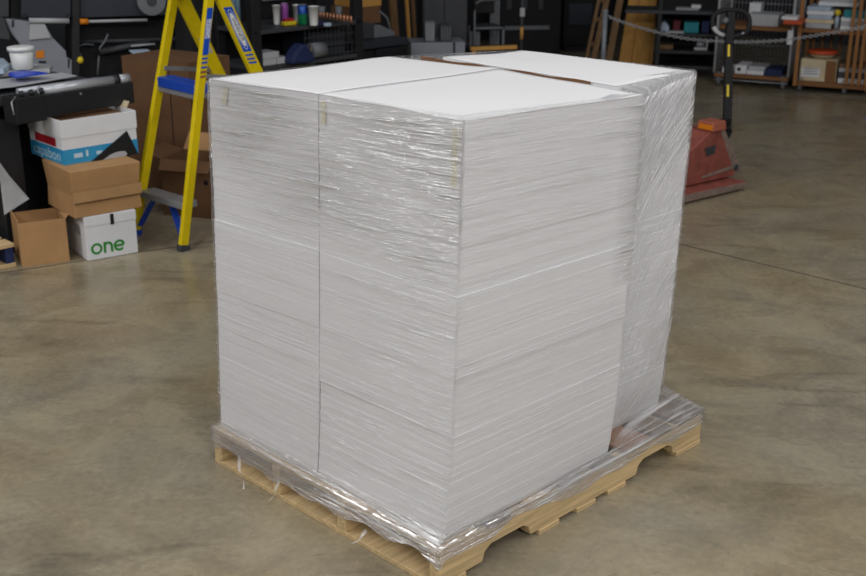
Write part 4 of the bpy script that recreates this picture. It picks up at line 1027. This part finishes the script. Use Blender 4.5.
MB().lathe([(0, 0), (.10, 0), (.10, .01), (.022, .012)], cp2, 20).build('base_plate', 'galvanised', cps)

# ------------------------------------------------------------------ dark shelving behind the stack's right corner
sx = at(655, 70, Y=10.9); sx = V((sx.x, sx.y, 0)); e6 = V((.98, -.2, 0)).normalized(); e7 = V((.2, .98, 0)).normalized()
w6 = .56
ds = thing('shelf_unit', 'black open shelving right of the plywood sheet', 'shelf', sx, math.atan2(e6.y, e6.x))
zA, zB, zC = z_over(sx, 10.5), z_over(sx, 33), z_over(sx, 50)
for z, x0 in ((zA, -.30), (zB, 0), (zC, 0), (.12, 0)): MB().hexa(slab(sx, e6, e7, x0, w6, 0, .4, z-.03, z)).build('shelf_board', 'black_paint' if z != zA else 'dark_grey', ds, .003)
for x in (0, w6-.03):
    for y in (0, .37): MB().hexa(slab(sx, e6, e7, x, x+.03, y+.001, y+.031, 0, 1.2)).build('post', 'black_paint', ds)
MB().hexa(slab(sx, e6, e7, 0, w6, .40, .42, .12, 1.2)).build('back_panel', 'black_matte', ds)
def onz(px, z, y=.08): 
    p = at(px, 40, Y=11.05); return V((p.x, sx.y+y-.2*(p.x-sx.x), z+.001))
def blk(px, wpx, hpx, z, m, name, label, cat, d=.16, y=.06, bev=.004):
    c = onz(px, z, y); w = wpx*11.0/FPX; h = hpx*11.0/FPX
    return own(MB().hexa(slab(c, e6, e7, -w/2, w/2, 0, d, 0, h)), name, m, label, cat, bevel=bev)
blk(682, 22, 1.6, zA, 'pale_grey', 'paper_pile', 'thin pale paper pile on the top black shelf', 'paper')
blk(690, 9, 3, zA+.018, 'paper_white', 'booklet', 'white booklet on the thin pale paper pile', 'booklet', d=.1)
c = onz(662, zB); m = MB(); m.prism([c+e6*x+UP*z for x, z in ((-.06, 0), (.04, 0), (.045, .04), (.0, .095), (-.03, .08))], e7*.12); own(m, 'cloth', 'light_grey_blue', 'crumpled pale blue cloth on the middle black shelf', 'cloth', bevel=.015)
blk(670, 18, 1.6, zB, 'pale_grey', 'magazine', 'pale magazine lying before the crumpled blue cloth', 'magazine', d=.1, y=-.0)
blk(687, 14, 10, zB, 'teal', 'box', 'teal box on the middle black shelf', 'box')
blk(676, 7, 10, zB, 'dim_red', 'binder', 'dim red binder left of the teal box', 'binder', y=.2)
blk(701, 7, 11, zB, 'navy', 'binder', 'dark navy binder right of the teal box', 'binder', y=.1)
blk(664, 14, 4, zC, 'old_wood', 'box', 'flat brown box left on the lower black shelf', 'box')
c = onz(697, zC, .05)
mt = thing('machine_part', 'bright metal machine part on the lower black shelf', 'part', c, 0)
MB().hexa(slab(c, e6, e7, -.06, .06, 0, .06, 0, .025)).build('base', 'pale_grey', mt, .004)
MB().tube([c-e6*.04+e7*.03+UP*.05, c+e6*.03+e7*.03+UP*.05], .024, 12).build('barrel', 'steel', mt)
MB().tube([c+e6*.045+e7*.03+UP*.055, c+e6*.06+e7*.03+UP*.055], .04, 14).build('flange', 'pale_grey', mt)

# ------------------------------------------------------------------ carts
def caster(p, par, A=V((.90, -.44, 0)).normalized(), R=V((.44, .90, 0)).normalized()):
    f = MB().hexa(slab(p, A, R, -.026, .026, -.034, .034, .108, .116)).build('caster', 'mid_grey', par)
    MB().tube([p+A*.015+UP*.050, p-A*.015+UP*.050], .050, 16).build('wheel', 'mid_grey', f)
    for x in (-.024, .020): MB().hexa(slab(p, A, R, x, x+.004, -.024, .024, .045, .109)).build('fork_plate', 'pale_grey', f)
ca0 = at(713, 85.5, z=0); k1 = at(778, 92, z=0)
c1o = ca0; w1_ = .64
CA = V((.90, -.44, 0)).normalized(); CB = V((.44, .90, 0)).normalized(); RZ_C = math.atan2(CA.y, CA.x)
ct = thing('wire_cart', 'steel wire sided cart with wood shelves behind the pallet jack handle', 'cart', c1o, RZ_C)
d1 = .5; zlo = z_over(c1o, 73); zmd = z_over(c1o, 25)
print('cart', c1o, k1, (k1-c1o).length, zlo, zmd)
def sc1(x0, x1, y0, y1, z0, z1): return MB().hexa(slab(c1o, CA, CB, x0, x1, y0, y1, z0, z1))
sc1(0, w1_, 0, d1, zlo-.03, zlo).build('lower_shelf', 'cart_wood', ct, .002)
sc1(.01, w1_-.01, .02, d1, zmd-.03, zmd).build('middle_shelf', 'cart_wood', ct, .002)
for x in (0, w1_):
    for y in (0, d1): MB().tube([c1o+CA*x+CB*y+UP*.117, c1o+CA*x+CB*y+UP*1.4], .011, 10).build('post', 'pale_grey', ct)
wm = MB()
for k in range(1, 20): wm.tube([c1o+CA*(w1_*k/20)+CB*d1+UP*zlo, c1o+CA*(w1_*k/20)+CB*d1+UP*1.4], .0035, 5)
for z in (zlo+.2, zmd+.15): wm.tube([c1o+CB*d1+UP*z, c1o+CA*w1_+CB*d1+UP*z], .004, 5)
wm.build('wire_back', 'steel', ct)
for x in (0, w1_):
    ws = MB()
    for k in range(1, 10): ws.tube([c1o+CA*x+CB*(d1*k/10)+UP*zlo, c1o+CA*x+CB*(d1*k/10)+UP*1.4], .0035, 5)
    for z in (zlo+.2, zmd+.15): ws.tube([c1o+CA*x+UP*z, c1o+CA*x+CB*d1+UP*z], .004, 5)
    ws.build('wire_side', 'steel', ct)
for x, y in ((.04, .05), (w1_-.04, .05), (.04, d1-.05), (w1_-.04, d1-.05)): caster(c1o+CA*x+CB*y, ct)
MB().tube([c1o+UP*(zlo-.05), c1o+CA*w1_+UP*(zlo-.05)], .006, 8).build('lower_rail', 'steel', ct)
def g1(x0, x1, y0, y1, z, h, name, m, label, cat, bev=.003): return own(MB().hexa(slab(c1o, CA, CB, x0, x1, y0, y1, z+.001, z+.001+h)), name, m, label, cat, bevel=bev)
g1(.24, .50, .08, .35, zmd, .10, 'carton', 'pale_grey', 'pale carton on the middle shelf of the wire cart', 'box')
g1(.20, .30, .30, .44, zmd, .17, 'carton', 'paper_white', 'white carton standing at the back of the wire cart', 'box')
g1(.06, .15, .05, .25, zlo, .05, 'notebook', 'paper_white', 'white notebook at the left of the wire cart bottom', 'notebook')
bi = thing('binder', 'white ring binder with a dark finger hole on the wire cart', 'binder', c1o+CA*.22+CB*.06+UP*(zlo+.001), RZ_C)
sc1(.17, .27, .05, .32, zlo+.001, zlo+.075).build('cover', 'paper_white', bi, .004)
q = c1o+CA*.205+CB*.049+UP*(zlo+.04); MB().tube([q, q+CB*.003], .017, 16).build('finger_hole', 'ink_black', bi)
g1(.275, .42, .05, .35, zlo, .035, 'paper_pile', 'paper_white', 'white paper pile between the binder and the navy box', 'paper')
g1(.28, .42, .10, .35, zlo+.036, .03, 'paper_pile', 'pale_grey', 'greyish paper pile lying on top of the white pile', 'paper')
g1(.43, .575, .05, .35, zlo, .055, 'box', 'navy', 'navy blue box at the right of the wire cart bottom', 'box')
q = c1o+CA*(w1_)+CB*(-.012)
own(MB().hexa(slab(q, CA, CB, -.035, .01, -.004, 0, zmd-.13, zmd-.01)), 'tag', 'paper_white', 'white paper tag hanging on the right front post of the cart', 'tag')
# orange tray between carts
p = at(793, 22, Y=10.05); 
tr_ = thing('tray', 'orange red tray held between the two carts', 'tray', p-UP*.02, RZ_C)
MB().hexa(slab(p, CA, CB, -.08, .07, 0, .25, -.022, .012)).build('tray_body', 'red_orange', tr_, .006)
own(MB().hexa(slab(p, CA, CB, -.10, .03, .02, .2, .013, .04)), 'envelope_box', 'paper_white', 'white narrow box lying on the orange red tray', 'box', bevel=.003)
# wooden cart
c2o = c1o+CA*.69; w2_ = .62
zl2 = z_over(c2o, 80.5); zm2 = z_over(c2o, 28)
wc = thing('wood_cart', 'orange brown slatted wooden cart loaded with papers at the right edge', 'cart', c2o, RZ_C)
eA, eB = CA, CB
def sc2(x0, x1, y0, y1, z0, z1): return MB().hexa(slab(c2o, eA, eB, x0, x1, y0, y1, z0, z1))
FR[wc] = Matrix.Translation(c2o) @ Matrix.Rotation(RZ_C, 4, 'Z')
sc2(0, w2_, 0, .5, zl2-.04, zl2).build('lower_shelf', 'cart_wood', wc, .003)
sc2(0, w2_, .0, .5, zm2-.035, zm2).build('middle_shelf', 'cart_wood', wc, .003)
for x in (0, w2_-.03):
    for y in (-.001, .47): sc2(x, x+.03, y-.031, y, zl2-.04, 1.4).build('post', 'cart_post', wc, .002)
for k in range(7): sc2(.05+k*.075, .07+k*.075, .501, .515, zl2, 1.4).build('slat', 'cart_post', wc)
for k in range(4): sc2(.42+k*.052, .448+k*.052, -.03 if k > 1 else -.031, -.004, zl2-.0, 1.4).build('slat', 'cart_post', wc, .002)
for x, y in ((.05, .06), (w2_-.2, .06), (.05, .44), (w2_-.06, .44)):
    caster(c2o+eA*x+eB*y, wc)
def g2(px0, px1, y0, y1, z, hpx, name, m, label, cat, grp=None, bev=.003, z_add=0):
    s = 10.0/FPX; x0, x1 = (px0-799)*s/eA.x, (px1-799)*s/eA.x
    return own(sc2(x0, x1, y0, y1, z+.001, z+hpx*s), name, m, label, cat, grp, bev)
s10 = 10.0/FPX
z = zm2
for i, (h_, m_, lab, x0, x1) in enumerate(((5, 'pale_grey', 'grey ream of paper at the bottom of the left pile', 804, 826), (4, 'red_orange' if False else 'cardboard_edge', 'pinkish ream second from the bottom of the left pile', 803, 828), (4, 'light_grey_blue', 'pale blue ream in the middle of the left pile', 805, 826), (4, 'paper_white', 'white ream second from the top of the left pile', 804, 827), (4, 'light_grey_blue', 'pale blue ream with white sheets at the top of the left pile', 804, 824))):
    g2(x0, x1, .03, .3, z, h_, 'paper_ream', m_, lab, 'paper', 'paper reams piled left on the wooden cart'); z += h_*s10+.0006
zp = z
g2(812, 846, .12, .34, zp, 4, 'paper_ream', 'paper_white', 'lower wide white ream lying across the piles', 'paper', 'wide reams across the piles')
g2(813, 845, .12, .34, zp+4*s10+.001, 4, 'paper_ream', 'pale_grey', 'upper wide grey ream lying across the piles', 'paper', 'wide reams across the piles')
z = zm2
for i, (h_, m_, lab) in enumerate(((4, 'paper_white', 'white ream lowest under the teal book'), (4, 'pale_grey', 'grey ream second under the teal book'), (4, 'paper_white', 'white ream directly under the teal book'))):
    g2(834, 858, .03, .118, z, h_, 'paper_ream', m_, lab, 'paper', 'reams under the teal book'); z += h_*s10+.0006
g2(836, 860, .02, .118, z, 7, 'book', 'teal', 'thick teal book lying on the white reams of the cart', 'book')
q = c2o+eA*((830.5-799)*s10/eA.x)+eB*.05; hq = (zm2)
pb_ = thing('bottle', 'small pale bottle with a yellow ball cap between the reams', 'bottle', q+UP*(zm2+.001), 0)
MB().lathe([(0, .001), (.018, .001), (.018, .09), (.01, .105), (.01, .11), (0, .11)], q+UP*zm2, 14).build('body', 'light_grey_blue', pb_)
MB().lathe([(0, .109), (.018, .116), (.026, .136), (.018, .156), (0, .163)], q+UP*zm2, 14).build('cap', 'yellow', pb_)['label'] = 'round yellow cap'
# bottom of wooden cart
z = zl2
tb = thing('carton', 'tan carton with a white label on the wooden cart bottom', 'box', c2o+eA*.12+eB*.05+UP*(z+.001), RZ_C)
x0, x1 = (799.5-799)*s10/eA.x+.035, (835-799)*s10/eA.x
hT = 22*s10
sc2(x0, x1, .03, .3, z+.001, z+hT).build('body', 'cardboard_edge', tb, .004)
sc2(x0+.01, x0+(x1-x0)*.55, .0285, .0298, z+.035, z+hT*.62).build('label_sheet', 'paper_white', tb)
lt = MB()
for k in range(3): lt.hexa(slab(c2o, eA, eB, x0+.03, x0+(x1-x0)*.5, .0275, .0284, z+.06+k*.022, z+.067+k*.022))
lt.build('small_print', 'grey_ink', tb)
sc2(x1-.09, x1-.004, .0285, .0298, z+.004, z+hT-.004).build('wood_end', 'cart_wood', tb)
q = c2o+eA*((x0+x1)/2+.01)+eB*.12+UP*(z+hT+.001)
bw = thing('bowl', 'wide orange rimmed bowl standing on the tan carton', 'bowl', q, 0)
MB().lathe([(0, .001), (.07, .001), (.11, .035), (.115, .045), (.108, .045), (.066, .008), (0, .008)], q, 24).build('body', 'cardboard_edge', bw)
MB().lathe([(.116, .042), (.122, .042), (.124, .066), (.112, .07), (0, .071)], q, 24).build('lid', 'red_orange', bw)
for i, (h_, m_, lab) in enumerate(((5, 'paper_white', 'white ream at the bottom right of the cart'), (6, 'dark_grey', 'dark folder pile above the white ream'), (4, 'pale_grey', 'grey tray on the dark folder pile'), (4, 'old_wood', 'brown booklet pile topmost at the cart bottom right'))):
    g2(837, 866, .03, .3, z, h_, ('paper_ream', 'folder_pile', 'tray', 'booklet_pile')[i], m_, lab, ('paper', 'folder', 'tray', 'booklet')[i]); z += h_*s10+.0006

# ------------------------------------------------------------------ pallet jack
jt, jl = at(746, 190, z=0), at(681, 205.5, z=0)
d = (jt-jl).normalized(); d = V((d.x, d.y, 0)).normalized(); s_ = V((-d.y, d.x, 0))
jk = thing('pallet_jack', 'worn red pallet jack parked behind the wrapped paper stacks', 'pallet jack', jt-d*.6+s_*.2, math.atan2(d.y, d.x))
def jp(x, y, z): return jt+d*x+s_*y+UP*z     # x back from the tip is negative
def fork(y0):
    t = [jp(-.62, y0, .03), jp(0, y0, .045), jp(0, y0+.005, .085), jp(-.62, y0, .085)]
    MB().hexa([jp(-.75, y0, .01), jp(-.02, y0, .014), jp(0, y0+.13, .014), jp(-.75, y0+.15, .01), jp(-.75, y0, .062), jp(-.0, y0, .056), jp(-.02, y0+.14, .056), jp(-.75, y0+.15, .062)]).build('fork', 'jack_red', jk, .006)
    MB().hexa([jp(-.75, y0-.003, .012), jp(-.003, y0-.003, .016), jp(-.003, y0, .016), jp(-.75, y0, .012), jp(-.75, y0-.003, .057), jp(-.003, y0-.003, .051), jp(-.003, y0, .051), jp(-.75, y0, .057)]).build('fork_side', 'jack_worn', jk)
    MB().tube([jp(-.5, y0+.04, .031), jp(-.5, y0+.11, .031)], .030, 14).build('load_roller', 'rubber', jk)
fork(0); fork(.40)
# A-frame body
S0 = .10
def on_side(px, py, y):
    """(x, z) on the upright plane at sideways offset y that shows at a pixel"""
    c, s__ = math.cos(TH), math.sin(TH); v = -(py-288)/FPX; D = V(((px-433)/FPX, c+v*s__, -s__+v*c)); o = V((0, 0, CH))
    P0 = jp(0, y, 0); t = (P0-o).dot(s_)/D.dot(s_); q = o+D*t; return (q-P0).dot(d), q.z
ax, za = on_side(717, 131, S0); br, zb_ = on_side(734, 181, S0)
print('jack', ax, za, br, zb_)
MB().prism([jp(br-.62, S0, .066), jp(br, S0, .066), jp(br, S0, .085), jp(ax+.035, S0, za), jp(ax-.055, S0, za), jp(br-.55, S0, .2)], s_*.26).build('body_frame', 'jack_red', jk, .006)
MB().prism([jp(br+.002, S0+.01, .066), jp(br+.075, S0+.01, .066), jp(br+.075, S0+.01, .10), jp(ax+.085, S0+.01, za-.004), jp(ax+.037, S0+.01, za-.004), jp(br+.002, S0+.01, .088)], s_*.24).build('sloped_strut', 'jack_worn', jk, .003)
MB().hexa([jp(ax-.06, S0-.02, za), jp(ax+.065, S0-.02, za), jp(ax+.065, S0+.11, za), jp(ax-.06, S0+.11, za), jp(ax-.055, S0-.015, za+.058), jp(ax+.06, S0-.015, za+.058), jp(ax+.06, S0+.105, za+.058), jp(ax-.055, S0+.105, za+.058)]).build('pump_head', 'jack_orange', jk, .01)
MB().hexa([jp(ax-.065, S0-.015, za+.012), jp(ax-.058, S0-.015, za+.012), jp(ax-.058, S0+.085, za+.012), jp(ax-.065, S0+.085, za+.012), jp(ax-.062, S0-.015, za+.040), jp(ax-.056, S0-.015, za+.040), jp(ax-.056, S0+.085, za+.040), jp(ax-.062, S0+.085, za+.040)]).build('yellow_label', 'orange', jk)['label'] = 'orange yellow label'
MB().prism([jp(ax-.10, S0-.002, za-.09), jp(ax+.0, S0-.002, za-.08), jp(ax-.01, S0-.002, za-.13), jp(ax-.08, S0-.002, za-.14)], -s_*.002).build('plate_mark', 'dark_grey', jk)
MB().prism([jp(br-.30, S0-.002, .095), jp(br-.02, S0-.002, .115), jp(br-.03, S0-.002, .135), jp(br-.30, S0-.002, .11)], -s_*.002).build('worn_band', 'jack_worn', jk)
MB().tube([jp(br+.015, S0+.0, .115), jp(br+.015, S0+.05, .115)], .018, 12).build('bolt', 'dark_grey', jk)
MB().tube([jp(br-.25, S0+.09, .064), jp(br-.25, S0+.17, .064)], .060, 18).build('steer_wheel', 'rubber', jk)
pc0 = jp(ax+.05, S0+.08, za+.02)
# tiller
hb = at(727, 144, Y=7.03); h0 = at(727, 130, Y=7.04); h1_ = at(729, 45, Y=7.16); h2_ = at(731, 12, Y=7.2)
X = V((1, 0, 0)); 
MB().add([hb]+[h0+V(q) for q in ((-.03, -.02, 0), (.03, -.02, 0), (.03, .02, 0), (-.03, .02, 0))], [(0, 1, 2), (0, 2, 3), (0, 3, 4), (0, 4, 1), (4, 3, 2, 1)]).build('tiller_tip', 'black_matte', jk)
MB().bar(h0, h1_, X, .050, .035).build('tiller', 'black_matte', jk, .005)
MB().bar(h1_, h2_+UP*.0, X, .05, .045).build('tiller_head', 'black_matte', jk, .006)
MB().bar(pc0, h0+UP*.05, UP, .04, .04).build('tiller_yoke', 'black_matte', jk, .004)
for y in (50, 90): 
    p = at(728, y, Y=7.10-(.03 if y < 60 else .04)); 
    p = h0+(h1_-h0)*((130-y)/85.0); MB().bar(p-(h1_-h0).normalized()*.035-V((.005, .0195, 0)), p+(h1_-h0).normalized()*.035-V((.005, .0195, 0)), X, .013, .003).build('yellow_stripe', 'yellow', jk)['label'] = 'yellow warning stripe'
# loop handle
ring = []
for k in range(28):
    t = 2*PI*k/28; cx_, cy_ = 731+18.5*math.copysign(abs(math.cos(t))**.75, math.cos(t)), 23+13*math.copysign(abs(math.sin(t))**.75, math.sin(t)); ring.append(at(cx_, cy_, Y=7.19-.002*(cy_-23)))
MB().tube(ring, .0155, 10, closed=True).build('loop_handle', 'black_matte', jk)
g_ = [at(x, y, Y=7.16) for x, y in ((713.5, 27), (716, 31), (720, 34), (724, 35.5))]
MB().tube(g_, .013, 10).build('grip_wear', 'pale_grey', jk)['label'] = 'pale worn grip'
g_ = [at(x, y, Y=7.16) for x, y in ((732, 36), (738, 35.5), (744, 33))]
MB().tube(g_, .007, 8).build('release_lever', 'pale_grey', jk)
MB().tube([at(724, 19, Y=7.16), at(727, 22, Y=7.16)], .018, 10).build('valve_knob', 'mid_grey', jk)

# ------------------------------------------------------------------ lights: ceiling strip fixtures and added tilted lamps
def area(loc, sx_, sy_, e, rot=(0, 0, 0), colr=(1, .99, .98)):
    d = bpy.data.lights.new('ceiling_and_added_lamp', 'AREA'); d.shape = 'RECTANGLE'; d.size = sx_; d.size_y = sy_; d.energy = e; d.color = colr
    o = bpy.data.objects.new('ceiling_and_added_lamp', d); o.location = loc; o.rotation_euler = rot; col.objects.link(o); return o
for x, y, e in ((-2.2, 1.2, 22), (0.6, 1.6, 26), (3.2, 1.2, 58), (-1.8, 4.4, 22), (1.8, 4.4, 30)):
    area((x, y, 4.6), .5, 2.4, e)
area((-1.8, -2.2, 3.6), 2.2, .5, 56, (math.radians(45), 0, 0))  # added key lamps behind the camera, lighting the front faces
area((2.0, -2.2, 3.6), 2.2, .5, 110, (math.radians(45), 0, 0))
area((-4.4, 2.6, 3.7), 1.0, 3.0, 105, (0, math.radians(-35), 0))  # added side lamp so the film wrinkles catch bright streaks
area((4.8, 2.4, 3.9), .4, 2.4, 50, (0, math.radians(35), 0))  # added on the right for film glints and the right face
area((2.5, 8.5, 4.6), .5, 2.4, 8)
w = bpy.data.worlds.new('hall'); scene.world = w; w.use_nodes = True
w.node_tree.nodes['Background'].inputs['Color'].default_value = (.85, .9, 1, 1); w.node_tree.nodes['Background'].inputs['Strength'].default_value = .05
